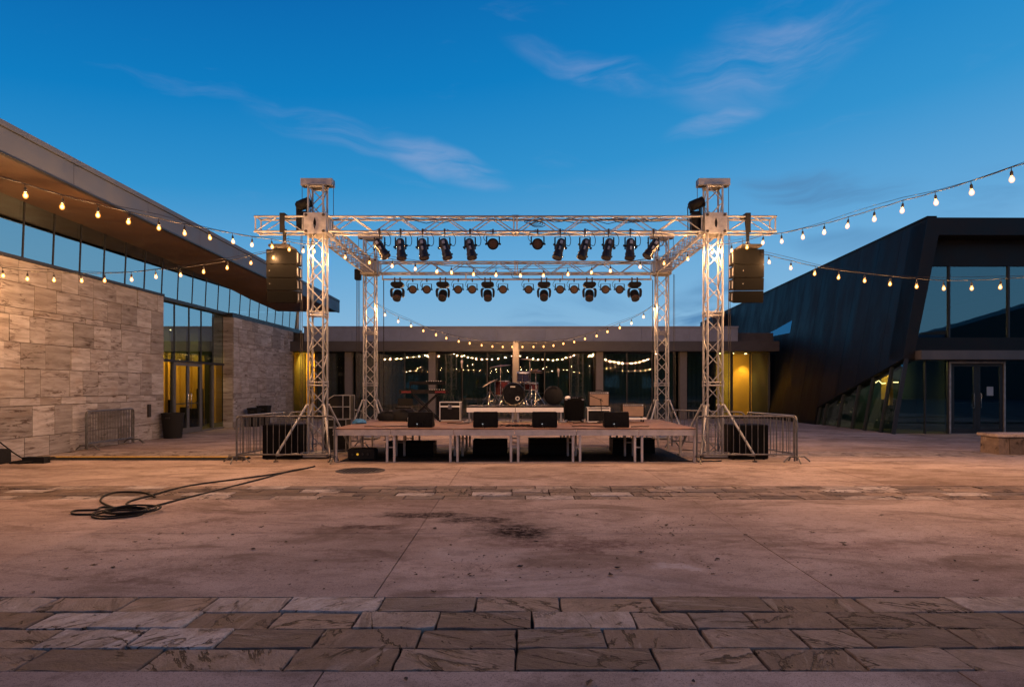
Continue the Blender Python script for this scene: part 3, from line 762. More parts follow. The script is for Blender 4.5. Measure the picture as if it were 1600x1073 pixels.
# portal
MB().prism([(sx(2.5), YA-.004, 2.5), (sx(7.2), YA-.004, 7.2), (sx(7.2)+.36, YA-.004, 6.62), (sx(2.5)+.36, YA-.004, 2.5)], (0, .9, 0)).build('portal_jamb', M['clad_frame'], rb, smooth=False)
MB().prism([(sx(7.2), YA-.004, 7.2), (26, YA-.004, 7.17), (26, YA-.004, 6.6), (sx(7.2)+.36, YA-.004, 6.62)], (0, .9, 0)).build('portal_lintel', M['clad_frame'], rb, smooth=False)
MB().box(13.85, 26, 23.5, 23.7, 5.72, 6.7).build('upper_wall', M['clad_frame'], rb, smooth=False)
MB().box(13.2, 26, 23.5, 23.7, 2.78, 3.27).build('spandrel', M['clad_frame'], rb, smooth=False)
PW = 23.56
px_ = [None, 14.93, 16.98, 19.0, 21.0, 23.0, 25.0]
for i in range(6):
    b = px_[i+1]
    lo, hi = (sx(3.27)+.30, sx(5.72)+.30) if i == 0 else (px_[i]+.03, px_[i]+.03)
    t1 = RND.uniform(-.004, .004)
    MB().prism([(lo, PW, 3.27), (b-.03, PW+t1, 3.27), (b-.03, PW+t1, 5.72), (hi, PW, 5.72)], (0, .012, 0)).build('window_pane', M['glass_right'], rb, smooth=False)
    MB().box(b-.03, b+.03, PW-.06, PW+.08, 3.27, 5.72).build('mullion', M['mullion'], rb, smooth=False)
MB().box(13.28, 26, 22.35, 23.5, 2.47, 2.77).build('entrance_canopy', M['canopy'], rb, .008, False)
GF = 22.95
for lo, hi, a, b in ((sx(.04)+.16, sx(2.44)+.16, 13.75, 13.75), (13.79, 13.79, 14.52, 14.52), (16.46, 16.46, 18.0, 18.0), (18.04, 18.04, 19.8, 19.8), (19.84, 19.84, 22, 22), (22.04, 22.04, 25.9, 25.9)):
    MB().prism([(lo, GF, .05), (a, GF, .05), (b, GF, 2.46), (hi, GF, 2.46)], (0, .012, 0)).build('window_pane', M['glass_right'], rb, smooth=False)
    MB().box(a-.02, a+.02, GF-.04, GF+.06, 0, 2.46).build('mullion', M['mullion'], rb, smooth=False)
MB().box(14.54, 14.60, GF-.06, GF+.07, 0, 2.44).box(16.37, 16.43, GF-.06, GF+.07, 0, 2.44).box(14.60, 16.37, GF-.06, GF+.07, 2.36, 2.44).build('door_frame', M['alu_dull'], rb, .004, False)
MB().box(14.52, 16.45, GF-.09, GF+.07, -.01, .012).build('threshold', M['alu_dull'], rb, smooth=False)
dm = pm('dark_door_metal', (.022, .023, .025), .4, .4, .1, 8)
glass_door(rb, (14.61, GF, .015), (1, 0, 0), .87, 2.33, 1, M['glass_right'], dm, 1.02, .11)
dr = glass_door(rb, (15.49, GF, .015), (1, 0, 0), .87, 2.33, -1, M['glass_right'], dm, 1.02, .11)
MB().box(15.82, 16.04, GF-.018, GF-.014, 1.28, 1.58).build('notice', M['paper'], dr, smooth=False)
# inside
MB().box(12.7, 26, 23.0, 44, -.05, .012).build('floor', M['carpet'], rb, smooth=False)
MB().box(12.95, 26, 23.75, 44, 2.8, 2.95).build('upper_floor', M['interior_dark'], rb, smooth=False)
MB().box(12.7, 26, 44, 44.2, 0, 6.3).box(26, 26.2, 22.72, 44.2, 0, 7.1).build('back_wall', M['interior_dark'], rb, smooth=False)
MB().prism([(sx(7.1)+.1, YA+.4, 6.72), (26, YA+.4, 6.72), (26, 50, 6.12), (sx(6.1)+.1, 50, 6.12)], (0, 0, .1)).build('ceiling', M['interior_dark'], rb, smooth=False)
MB().prism([(sx(7.1), YA+.02, 7.1), (26, YA+.02, 7.1), (26, 50, 6.15), (sx(6.1), 50, 6.15)], (0, 0, .05)).build('roof', M['clad'], rb, smooth=False)
MB().box(13.78, 13.9, 25.15, 25.75, .9, 2.75).build('lit_wall', M['ochre'], rb, smooth=False)
MB().box(13.78, 13.9, 29.2, 29.5, .9, 2.75).build('lit_wall', M['ochre'], rb, smooth=False)
MB().box(15.2, 15.3, 24.2, 42, .012, 2.75).build('partition', M['curtain'], rb, smooth=False)
MB().box(13.6, 14.9, 25.4, 26.0, .012, 1.1).box(15.3, 16.0, 25.4, 26.0, .012, 1.1).build('reception_desk', M['curtain'], rb, .01)
MB().box(16.0, 16.5, 26.5, 27.1, .012, 1.5).build('display_case', M['interior_dark'], rb, .01)
def pend(c, pts): MB().tube([Vector(c)+Vector(p) for p in pts], .014, 5).build('pendant_lamp', M['pendant'], rb)
ring = [(.22*math.cos(a*.5236), .22*math.sin(a*.5236), .03*math.sin(a)) for a in range(12)]
pend((13.5, 25.4, 1.75), [(-.25, 0, .10), (-.1, 0, -.02), (.0, 0, .06), (.12, 0, -.06), (.26, 0, -.04)])
MB().tube([Vector((14.15, 29.6, 1.35))+Vector(p) for p in ring], .014, 5, True).build('pendant_lamp', M['pendant'], rb)
MB().tube([Vector((14.25, 29.9, 1.2))+Vector(p)*.8 for p in ring], .014, 5, True).build('pendant_lamp', M['pendant'], rb)
pend((13.7, 31.4, 1.0), [(-.35, 0, 0), (.35, 0, 0)])
pend((14.9, 26.8, 1.75), [(-.1, 0, 0), (.12, 0, .0)])
pend((15.5, 27.6, 1.05), [(-.05, 0, 0), (.06, 0, .0)])
lamp('lobby_lamp', 'AREA', 45, (1, .74, .22), (13.3, 25.5, 2.7), rb, (.6, 0, -1), size=.4)
lamp('lobby_lamp', 'AREA', 20, (.70, .95, .80), (14.2, 29.0, 2.7), rb, (.5, 0, -1), size=1.6)

# ================================================================== stone bench and what stands behind the viewer
sbn = thing('stone_bench', 'low rough brown stone bench with a pale slab top at right edge', 'bench', (13.1, 16.2, 0))
x = 11.30
while x < 15:
    L = RND.uniform(.26, .46)
    b = MB().box(x+.006, x+L-.006, 15.98, 16.62, -.01, .40)
    r = random.Random(int(x*100))
    b.v = [(a, c+r.uniform(-.02, .02), d+r.uniform(-.008, .004)) for a, c, d in b.v]
    b.build('stone_block', M['paver'], sbn, .006)
    x += L
MB().box(11.25, 15.1, 15.94, 16.68, .404, .475).build('slab_top', M['concrete'], sbn, .012)

mass = thing('south_hall', 'long dark flat roofed hall closing the plaza behind the viewer', 'building', (0, -46, 0))
MB().box(-45, 60, -52, -46, -.05, 8.2).build('wall', M['dark_band'], mass, smooth=False)
MB().box(-45.3, 60.3, -52.3, -45.6, 8.2, 8.6).build('roof', M['fascia'], mass, smooth=False)
for k in range(12):
    MB().box(-40+k*5.6, -37+k*5.6, -46.03, -45.97, .3, 3.4).build('window_pane', M['glass_right'], mass, smooth=False)
MB().prism([(58, -51.5, -.05), (58, -51.5, 9.2), (80, -51.5, 15.5), (100, -51.5, 15.5), (100, -51.5, -.05)], (0, 6.3, 0)).build('high_wing', M['dark_band'], mass, smooth=False)
def tree(x, y, h, r, seed, label):
    rr = random.Random(seed)
    t = thing('plaza_tree', label, 'tree', (x, y, 0), 0, 'trees behind the viewer')
    tb = MB().tube([(x, y, 0), (x+.1, y, h*.3), (x-.1, y+.1, h*.6)], [.22, .16, .08], 8)
    for k in range(5):
        a = k*1.3+seed
        tb.tube([(x, y, h*(.3+.05*k)), (x+math.cos(a)*r*.7, y+math.sin(a)*r*.7, h*(.55+.07*k))], [.08, .02], 5)
    tb.build('trunk', M['trunk'], t)
    cb = MB()
    cl = [(rr.gauss(0, r*.45), rr.gauss(0, r*.45), h*.66+rr.gauss(0, h*.14)) for _ in range(26)]
    for _ in range(1600):
        c = rr.choice(cl)
        p = Vector((x+c[0]+rr.gauss(0, r*.18), y+c[1]+rr.gauss(0, r*.18), c[2]+rr.gauss(0, h*.06)))
        u = Vector((rr.uniform(-1, 1), rr.uniform(-1, 1), rr.uniform(-1, 1))).normalized()*.17
        v = u.cross(Vector((rr.uniform(-1, 1), rr.uniform(-1, 1), rr.uniform(-1, 1)))).normalized()*.11
        cb.quad(p-u, p+v, p+u, p-v)
    cme = cb.build('crown', M['foliage'], t, smooth=False)
for i, (x, y, h, r) in enumerate(((-30, -38, 8.5, 3.4), (-19, -41, 7.2, 3.0), (-8, -39, 7.8, 3.2), (5, -41, 6.8, 3), (15, -38, 8.2, 3.3), (25, -40, 7.6, 3.2), (-38, -22, 9, 3.6), (-34, -8, 8, 3.4))):
    tree(x, y, h, r, i+3, 'broad dark leafy tree %s' % ('behind the viewer, at the far left end of the row', 'behind the viewer, second in the row from the left', 'behind the viewer, third in the row from the left', 'behind the viewer, fourth in the row from the left', 'behind the viewer, fifth in the row from the left', 'behind the viewer, at the far right end of the row', 'beyond the left building, the one farther back', 'beyond the left building, level with the viewer')[i])
def smooth_path(P, n=6):
    out = []
    for i in range(len(P)-1):
        p0, p1, p2, p3 = P[max(i-1, 0)], P[i], P[i+1], P[min(i+2, len(P)-1)]
        for k in range(n):
            t_ = k/n
            out.append(.5*((2*p1)+(p2-p0)*t_+(2*p0-5*p1+4*p2-p3)*t_**2+(3*p1-p0-3*p2+p3)*t_**3))
    return out+[P[-1]]
# ================================================================== ground-support truss
HC = .165                                # half spacing of the chords
def zigzag(b, p0, p1, a, c, pitch, r, flip=0):
    """diagonals between chord a and chord c (offset vectors) along p0-p1"""
    p0, p1 = Vector(p0), Vector(p1)
    L = (p1-p0).length; k = max(2, round(L/pitch)); s = flip
    for i in range(k):
        q0, q1 = p0.lerp(p1, (i+.04)/k), p0.lerp(p1, (i+.96)/k)
        b.tube([q0+(a if s else c), q1+(c if s else a)], r, 5)
        s = 1-s
def truss_run(root, p0, p1, pitch=.52, joints=(), flips=(0, 1, 0, 1)):
    p0, p1 = Vector(p0), Vector(p1)
    d = (p1-p0).normalized()
    u = d.cross(Z); u = Vector((1, 0, 0)) if u.length < .1 else u.normalized()
    v = u.cross(d).normalized()
    cs = [u*(i*HC)+v*(j*HC) for i, j in ((-1, -1), (1, -1), (1, 1), (-1, 1))]
    for c in cs:
        MB().tube([p0+c, p1+c], .0235, 8).build('chord', M['alu'], root)
    b = MB()
    for i in range(4):
        zigzag(b, p0, p1, cs[i], cs[(i+1) % 4], pitch, .0125, flips[i])
    L = (p1-p0).length
    for t in [.0, 1.]+[j/L for j in joints]:
        q = p0.lerp(p1, t)
        offs = (0,) if t in (0., 1.) else (-.035, .035)
        for o in offs:
            qq = q+d*(o if o else (.03 if t == 0 else -.03))
            for i in range(4): b.tube([qq+cs[i], qq+cs[(i+1) % 4]], .017, 6)
    b.build('bracing', M['alu'], root)
    if joints:
        c = MB()
        for j in joints:
            q = p0.lerp(p1, j/L)
            for o in cs: c.tube([q+o-d*.07, q+o+d*.07], .034, 8)
        c.build('coupler', M['alu_dull'], root)
ZB = 5.178                               # centre height of the beams
TW = ((-4.42, 15.24), (4.40, 15.24), (-4.40, 20.63), (4.41, 20.63))
def tower(x, y, label, side):
    t = thing('truss_tower', label, 'truss tower', (x, y, 0), 0, 'towers of the stage roof frame')
    truss_run(t, (x, y, .10), (x, y, 6.04), .36, (1.55, 3.1))
    MB().box(x-.26, x+.26, y-.26, y+.26, .03, .075).build('base_plate', M['alu_dull'], t, .006)
    h = MB().box(x-.35, x+.35, y-.13, y-.06, 6.05, 6.20).box(x-.35, x+.35, y+.06, y+.13, 6.05, 6.20).box(x-.35, x-.30, y-.06, y+.06, 6.05, 6.2).box(x+.30, x+.35, y-.06, y+.06, 6.05, 6.2)
    h.box(x-.2, x+.2, y-.2, y+.2, 6.035, 6.055)
    hb = h.build('head_block', M['alu_dull'], t, .004)
    for s in (-.27, .27):
        MB().lathe([(.07, -.05), (.085, -.045), (.07, -.02), (.07, .02), (.085, .045), (.07, .05)], 14, Matrix.Translation((x+s, y, 6.11)) @ Matrix.Rotation(rad(90), 4, 'X')).build('sheave', M['iron'], hb)
    # sleeve block that carries the beams
    s0, s1 = ZB-.235, ZB+.235
    sb_ = MB()
    W = .245
    for dy in (-1, 1):
        yy = y+dy*W
        ys = sorted((yy, yy-dy*.014))
        # plate with an eye-shaped opening
        n_ = 12
        eye = [(x+.032*math.sin(math.pi*i/n_), ZB-.13+.26*i/n_) for i in range(n_+1)]+[(x-.032*math.sin(math.pi*i/n_), ZB+.13-.26*i/n_) for i in range(1, n_)]
        m_ = len(eye)
        per = []
        for (ex, ez) in eye:
            a = math.atan2(ez-ZB, (ex-x)*3.0 if abs(ex-x) > 1e-6 else 1e-6)
            k = max(abs(math.cos(a)), abs(math.sin(a)))
            per.append((x+W*math.cos(a)/k, ZB+.235*math.sin(a)/k))
        vs = [(px_, ys[0], pz) for px_, pz in eye]+[(px_, ys[0], pz) for px_, pz in per]+[(px_, ys[1], pz) for px_, pz in eye]+[(px_, ys[1], pz) for px_, pz in per]
        fs = []
        for i in range(m_):
            j = (i+1) % m_
            fs += [(i, j, m_+j, m_+i), (2*m_+i, 3*m_+i, 3*m_+j, 2*m_+j), (i, 2*m_+i, 2*m_+j, j), (m_+i, m_+j, 3*m_+j, 3*m_+i)]
        sb_.add(vs, fs)
    sb_.box(x-W, x-W+.014, y-W+.016, y+W-.016, s0, s1).box(x+W-.014, x+W, y-W+.016, y+W-.016, s0, s1)
    sl = sb_.build('sleeve_block', M['alu_dull'], t, smooth=False)
    MB().box(x-.10, x+.10, y-.10, y+.10, ZB-.16, ZB+.16).build('slot_shade_box', M['rubber'], sl, smooth=False)  # dark box added inside so the eye openings look shaded black
    for i in (-1, 1):
        for j in (-1, 1):
            MB().lathe([(0, 0), (.034, 0), (.034, .02), (.02, .03), (0, .03)], 6, Matrix.Translation((x+i*.19, y-W, ZB+j*.18)) @ Matrix.Rotation(rad(90), 4, 'X')).build('bolt', M['iron'], sl)
    for i in (-1, 1):
        for j in (-1, 1):
            big = y < 18
            r0 = Vector((x+i*.19, y+j*.19, 1.18))
            ft = Vector((x+i*(.60 if big else .55), y+j*(.62 if big else .5), .13))
            if big and j == -1: ft = Vector((x+i*.64 if i == side else x+i*.50, y-.84, .13))
            o = MB().tube([r0, ft], .026, 8).build('outrigger', M['alu'], t)
            MB().tube([r0+Vector((-i*.05, 0, 0)), r0+Vector((i*.02, 0, -.015))], .032, 8).build('clamp', M['alu_dull'], o)
            f_ = MB().tube([ft+Vector((0, 0, .04)), (ft.x, ft.y, .03)], .012, 6).lathe([(.055, .0), (.05, .018), (.015, .03)], 12, Matrix.Translation((ft.x, ft.y, .002)))
            f_.build('foot', M['iron'], o)
            MB().tube([(x+i*.17, y+j*.17, .14), ft], .014, 6).build('stay_bar', M['alu_dull'], o)
    ch = MB()
    for s in (-.35, .35):
        ch.tube([(x+s, y, 6.1), (x+s, y, ZB+.22)], .007, 5)
    ch.tube([(x-.36*side*-1, y+.02, ZB-.2), (x+.36*side, y+.04, .8)], .008, 5).tube([(x+.41*side, y+.1, ZB-.2), (x+.43*side, y+.12, 1.0)], .006, 5)
    ch.build('chain', M['iron'], t)
    return t
tower(*TW[0], 'tall silver truss tower behind the left barricades with the left speaker array beside it', -1)
tower(*TW[1], 'tall silver truss tower behind the right barricades with the right speaker array beside it', 1)
tower(*TW[2], 'smaller looking silver truss tower at the rear, left of the keyboards', -1)
tower(*TW[3], 'smaller looking silver truss tower at the rear, right of the tan amplifiers', 1)
def beam(name, p0, p1, label, joints=(), pitch=.52, cat='truss beam'):
    c = (Vector(p0)+Vector(p1))/2
    t = thing(name, label, cat, c, 0, 'beams of the stage roof frame')
    truss_run(t, p0, p1, pitch, joints, (0, 1, 0, 0))
    return t
front = beam('truss_beam', (-4.16, 15.24, ZB), (4.14, 15.24, ZB), 'long silver front truss carrying the upper row of spotlights', (4.15,))
beam('truss_beam', (-4.14, 20.63, ZB-.02), (4.15, 20.63, ZB-.02), 'long silver rear truss above the pipe of moving heads', (4.15,))
beam('truss_beam', (-4.42, 15.5, ZB), (-4.40, 20.37, ZB-.02), 'silver side truss running back from the front left tower', (), .26)
beam('truss_beam', (4.40, 15.5, ZB), (4.41, 20.37, ZB-.02), 'silver side truss running back from the front right tower', (), .26)
sL = beam('truss_stub', (-5.78, 15.24, ZB), (-4.68, 15.24, ZB), 'short silver truss arm holding the left speaker array', (), .55)
sR = beam('truss_stub', (4.66, 15.24, ZB), (5.76, 15.24, ZB), 'short silver truss arm holding the right speaker array', (), .55)
# black cables draped in the front truss
cb = MB()
for k in range(9):
    x0 = RND.uniform(-2.6, 2.2); L = RND.uniform(.6, 1.9); yy = 15.24+RND.uniform(-.12, .12)
    dr = RND.uniform(.03, .13)
    cb.tube([(x0+L*i/8, yy+.03*math.sin(i*1.7+k), ZB+HC+.02-dr*math.sin(math.pi*i/8)*(1+.3*math.sin(i*2.3+k))) for i in range(9)], .008, 5)
for k in range(4):
    c0 = Vector((.35+.05*k, 15.25, ZB+.09-.02*k))
    cb.tube([c0+Vector((.16*math.cos(a*.6), .06*math.sin(a*.6+k), .05*math.sin(a*.6))) for a in range(11)], .008, 5)
tag(cb.build('cable_loom', M['rubber']), 'tangle of black cables draped along the front truss', 'cables')

# lamp pipe under the rear truss
lp = thing('lamp_pipe', 'thin silver pipe under the rear truss carrying a row of lamps', 'pipe', (0, 20.63, 4.80))
MB().tube([(-4.02, 20.5, 4.80), (4.08, 20.5, 4.80)], .026, 8).build('pipe', M['alu_dull'], lp)
for x in (-4.0, -1.5, 1.4, 4.05):
    MB().tube([(x, 20.5, 4.80), (x, 20.5, 5.02)], .018, 6).build('drop_arm', M['alu_dull'], lp)
hb = MB()
for x in (-3.96, 4.10): hb.tube([(x, 20.45, 4.78), (x, 20.47, .75)], .013, 5)
hb.tube([(-1.0, 20.47, 4.78), (-1.3, 20.47, 4.98)], .008, 5).tube([(.2, 20.47, 4.82), (-.1, 20.47, 4.85), (-.15, 20.47, 5.0)], .01, 5)
hb.build('cable', M['rubber'], lp)

# ---- profile spotlights on the front truss
def RY(a): return Matrix.Rotation(a, 4, 'Y')
def proto_profile():
    t = thing('profile_spotlight', 'x', 'spotlight', (0, 0, 0), 0, 'spotlights under the front truss')
    MB().box(-.02, .02, -.035, .035, -.02, .085).lathe([(.01, -.10), (.014, -.02)], 6).build('clamp', M['iron'], t, .004)
    MB().bar((-.115, 0, -.10), (.115, 0, -.10), .03, .008).bar((-.115, 0, -.104), (-.115, 0, -.37), .03, .008, Vector((0, 1, 0))).bar((.115, 0, -.104), (.115, 0, -.37), .03, .008, Vector((0, 1, 0))).build('yoke', M['black'], t)
    prof = [(0, .185), (.035, .183), (.07, .165), (.092, .13), (.098, .09), (.098, .02), (.104, .018), (.104, -.005), (.094, -.008), (.094, -.17), (.106, -.175), (.106, -.21), (.098, -.215), (.098, -.26), (.112, -.262), (.112, -.30), (.09, -.302), (.085, -.28), (0, -.28)]
    b = MB().lathe(prof, 20).build('body', M['black_gloss'], t)
    for k in range(5): pass
    for s in (-1, 1):
        MB().lathe([(0, 0), (.026, 0), (.026, .035), (0, .04)], 8, Matrix.Translation((s*.122, 0, -.0)) @ RY(s*rad(90))).build('knob', M['black'], b)
    MB().lathe([(0, 0), (.02, 0), (.022, .03), (0, .035)], 8, Matrix.Translation((.1, 0, -.23)) @ RY(rad(90))).build('shutter_knob', M['black'], b)
    MB().box(-.03, .03, -.112, -.095, .02, .10).box(-.02, .02, -.115, -.095, -.13, -.05).build('vent_plate', M['alu_dull'], b, .004)
    MB().lathe([(0, -.292), (.082, -.292)], 16, None, False).build('lens', M['lens_dark'], b)
    MB().tube(smooth_path([Vector(q) for q in ((.04, .06, .09), (.16, .07, .02), (.235, .06, -.12), (.21, .06, -.27), (.10, .08, -.24))], 4), .008, 5).build('power_tail', M['rubber'], t)
    b.location = (0, 0, -.30)
    return t
pp = proto_profile()
LP = [(593, 33, 12), (626, 7, 14), (660.5, 9, 16), (694.8, 15, 16), (734.5, 10, 18), (875.3, -16, 16), (914, -18, 18), (950.9, -14, 16), (984.8, -6, 16), (1021, -34, 14)]
LN = ['black profile spotlight nearest the left tower, tilted steeply under the front truss', 'black profile spotlight second from the left tower under the front truss',
      'black profile spotlight third from the left tower under the front truss', 'black profile spotlight fourth from the left tower, leaning under the front truss',
      'black profile spotlight just left of the left round wash lamp', 'black profile spotlight just right of the right round wash lamp',
      'black profile spotlight fourth from the right tower, leaning under the front truss', 'black profile spotlight third from the right tower under the front truss',
      'black profile spotlight second from the right tower, nearly upright under the front truss', 'black profile spotlight nearest the right tower, tilted steeply under the front truss']
ZH = ZB-HC-.03
for i, ((px, ang, lean), lab) in enumerate(zip(LP, LN)):
    o = pp if i == 0 else dup(pp)
    o.location = ((px-CX)*15.08/F, 15.08, ZH); o['label'] = lab
    child(o, 'body').rotation_euler = (rad(-lean), rad(-ang), 0)
def proto_par(r=.10, L=.22):
    t = thing('wash_lamp', 'x', 'stage lamp', (0, 0, 0), 0, 'round wash lamps')
    MB().box(-.018, .018, -.03, .03, -.02, .08).build('clamp', M['iron'], t, .003)
    W = r+.025
    MB().bar((-W, 0, -.08), (W, 0, -.08), .028, .007).bar((-W, 0, -.083), (-W, 0, -.27), .028, .007, Vector((0, 1, 0))).bar((W, 0, -.083), (W, 0, -.27), .028, .007, Vector((0, 1, 0))).build('yoke', M['black'], t)
    Mx = Matrix.Rotation(rad(90), 4, 'X')
    b = MB().lathe([(0, -L), (r*.55, -L*.98), (r*.8, -L*.7), (r, -L*.25), (r, 0), (r*1.10, .002), (r*1.10, .03), (r*.93, .032), (r*.93, .012)], 20, Mx, True).build('body', M['black'], t)
    MB().lathe([(0, .017), (r*.6, .015), (r*.925, .011)], 20, Mx, False).build('lens', M['lens'], b)
    for s in (-1, 1): MB().lathe([(0, 0), (.022, 0), (.022, .03), (0, .034)], 8, Matrix.Translation((s*(W+.004), 0, 0)) @ RY(s*rad(90))).build('knob', M['black'], b)
    MB().tube(smooth_path([Vector(q) for q in ((-.03, .06, .08), (-.15, .07, .03), (-.21, .07, -.10), (-.12, .10, -.20), (-.04, .12, -.24))], 4), .007, 5).build('power_tail', M['rubber'], t)
    b.location = (0, 0, -.25)
    return t
pa = proto_par(.115)
pa['group'] = 'round wash lamps under the front truss'
for i, (px, lab) in enumerate(((770.3, 'round black wash lamp left of centre under the front truss'), (840, 'round black wash lamp right of centre under the front truss'))):
    o = pa if i == 0 else dup(pa)
    o.location = ((px-CX)*15.08/F, 15.08, ZH); o['label'] = lab
    child(o, 'body').rotation_euler = (rad(8), 0, 0)
ps = proto_par(.115, .20)
ps['group'] = 'small wash lamps on the rear pipe'
SP = [(645, 'first wash lamp right of the leftmost moving head on the rear pipe'), (667, 'second wash lamp right of the leftmost moving head on the rear pipe'), (716, 'wash lamp just right of the second moving head from the left'),
      (738, 'wash lamp just left of the third moving head from the left'), (786, 'wash lamp just right of the third moving head from the left'), (826, 'wash lamp just left of the third moving head from the right'),
      (875, 'wash lamp just right of the third moving head from the right'), (897, 'wash lamp just left of the second moving head from the right'), (946, 'wash lamp just right of the second moving head from the right'), (968, 'wash lamp just left of the rightmost moving head on the rear pipe')]
for i, (px, lab) in enumerate(SP):
    o = ps if i == 0 else dup(ps)
    o.location = ((px-CX)*20.5/F, 20.5, 4.745); o['label'] = lab
    child(o, 'body').rotation_euler = (rad(RND.uniform(4, 14)), 0, rad(RND.uniform(-10, 10)))
def proto_mover():
    t = thing('moving_head', 'x', 'moving light', (0, 0, 0), 0, 'moving heads on the rear pipe')
    for s in (-.08, .08): MB().box(s-.02, s+.02, -.03, .03, -.048, .09).build('clamp', M['iron'], t, .004)
    MB().prism([(-.19, -.13, -.10), (-.15, -.13, -.05), (.15, -.13, -.05), (.19, -.13, -.10), (.19, -.13, -.15), (.14, -.13, -.20), (-.14, -.13, -.20), (-.19, -.13, -.15)], (0, .26, 0)).build('base', M['black'], t, .012)
    y = MB().box(-.10, .10, -.05, .05, -.235, -.203)
    for s in (-1, 1):
        y.prism([(s*.10, -.075, -.235), (s*.19, -.075, -.24), (s*.215, -.075, -.32), (s*.205, -.075, -.46), (s*.175, -.075, -.51), (s*.148, -.075, -.51), (s*.148, -.075, -.29)], (0, .15, 0))
    y.build('yoke', M['black'], t, .008)
    h = MB().lathe([(0, .15), (.07, .148), (.115, .12), (.132, .05), (.135, -.03), (.12, -.10), (.118, -.17), (.105, -.175), (.10, -.155), (0, -.155)], 20).build('head', M['black'], t)
    MB().lathe([(0, -.150), (.05, -.168), (.10, -.172)], 18, None, False).build('lens', M['lens_dark'], h)
    MB().lathe([(.112, -.176), (.122, -.176), (.122, -.12)], 20, None, False).build('lens_ring', M['lens'], h)
    h.location = (0, 0, -.43); h.rotation_euler = (rad(-42), 0, 0)
    return t
mv = proto_mover()
MVN = ['black moving head at the left end of the rear lamp pipe', 'black moving head second from the left end of the rear lamp pipe', 'black moving head left of centre on the rear lamp pipe',
       'black moving head right of centre on the rear lamp pipe', 'black moving head second from the right end of the rear lamp pipe', 'black moving head at the right end of the rear lamp pipe']
for i, (px, lab) in enumerate(zip((621, 692, 762, 850, 921, 991.5), MVN)):
    o = mv if i == 0 else dup(mv)
    o.location = ((px-CX)*20.5/F, 20.5, 4.765); o['label'] = lab
    child(o, 'head').rotation_euler = (rad(-42+RND.uniform(-8, 8)), rad(RND.uniform(-6, 6)), 0)
# upright beam lights standing in the front truss next to the towers
def beam_light(x, s, lab):
    t = thing('beam_light', lab, 'moving light', (x, 15.30, ZB-.12), 0, 'beam lights by the front towers')
    bz = ZB-.13
    MB().box(x-.10, x+.10, 15.18, 15.42, bz, bz+.42).build('base', M['black'], t, .015)
    yb = MB()
    for k in (-1, 1): yb.box(x+k*.10-.015, x+k*.10+.015, 15.25, 15.35, bz+.42, bz+.66)
    yb.box(x-.115, x+.115, 15.25, 15.35, bz+.424, bz+.46)
    yb.build('yoke', M['black'], t, .004)
    h = MB().lathe([(0, -.17), (.08, -.165), (.115, -.12), (.12, .02), (.112, .12), (.12, .125), (.12, .17), (.10, .172), (.095, .15), (0, .15)], 18, Matrix.Translation((x+.02*s, 15.30, bz+.62)) @ RY(rad(68*s))).build('head', M['black'], t)
    MB().lathe([(0, .162), (.09, .155)], 16, Matrix.Translation((x+.02*s, 15.30, bz+.62)) @ RY(rad(68*s)), False).build('lens', M['lens_dark'], h)
    for q in (-.15, .15): MB().tube([(x+q, 15.35, bz+.05), (x+q*1.03, 15.35, bz+.58)], .012, 5).build('safety_cable', M['rubber'], t)
beam_light(-4.78, 1, 'black beam light standing upright beside the left tower head')
beam_light(4.02, 1, 'black beam light standing upright beside the right tower head')

# ---- chain hoists and line arrays
def line_array(x, s, lab):
    yb, yf = 15.45, 14.98
    t = thing('line_array', lab, 'loudspeaker', (x, 15.2, 4.6), 0, 'hanging speaker arrays')
    MB().bar((x, 15.1, 4.62), (x, 15.1, 4.68), .62, .44).build('flying_frame', M['iron'], t, .01)
    zt_, ang, y = 4.60, 0., 0.
    for k in range(4):
        h = (.34, .29, .28, .27)[k]
        ang = rad((0, 2.0, 5.0, 9.0)[k])
        Mx = Matrix.Translation((x, 14.98+y, zt_)) @ Matrix.Rotation(rad(-3*s), 4, 'Z') @ Matrix.Rotation(ang, 4, 'X')
        c = MB().prism([Mx @ Vector(p) for p in ((-.325, 0, 0), (-.325, .46, -.03), (-.325, .46, -h+.035), (-.325, 0, -h+.006))], Mx.to_3x3() @ Vector((.65, 0, 0)))
        cab = c.build('cabinet', M['tolex'], t, .008)
        g_ = MB().box(-.31, .31, -.008, -.001, -h+.02, -.012, Mx)
        g_.build('grille', M['grille'], cab, smooth=False)
        if k in (1, 2): MB().lathe([(0, 0), (.012, 0), (.010, .006), (0, .006)], 8, Mx @ Matrix.Translation((-.25 if s < 0 else -.13, -.012, -h*.45)) @ Matrix.Rotation(rad(90), 4, 'X')).build('badge', M['alu'], cab)
        MB().box(s*-.335-.006, s*-.335+.006, .05, .12, -h+.06, -.06, Mx).box(s*-.335-.006, s*-.335+.006, .30, .38, -h+.06, -.06, Mx).build('rigging_plate', M['alu_dull'], cab, .002)
        zt_ -= h*math.cos(ang); y += h*math.sin(ang)*.9
    b = MB().tube([(x-.03, 15.15, ZB+.2), (x+.01, 15.14, 4.98), (x+.02, 15.14, 4.66)], .03, 6).tube([(x+.05, 15.15, ZB-.1), (x+.03, 15.14, 4.66)], .018, 6)
    b.box(x-.055, x+.055, 15.03, 15.43, ZB+.19, ZB+.235).box(x-.05, x+.05, 15.02, 15.06, ZB-.2, ZB+.2)
    b.build('hanging_strap', M['rubber'], t)
    MB().tube([(x+.02, 15.14, 4.80), (x+.02, 15.14, 4.7)], .045, 8).tube([(x-.09, 15.12, 4.70), (x+.02, 15.13, 4.78), (x+.12, 15.12, 4.70)], .016, 6).build('shackle', M['alu_dull'], t)
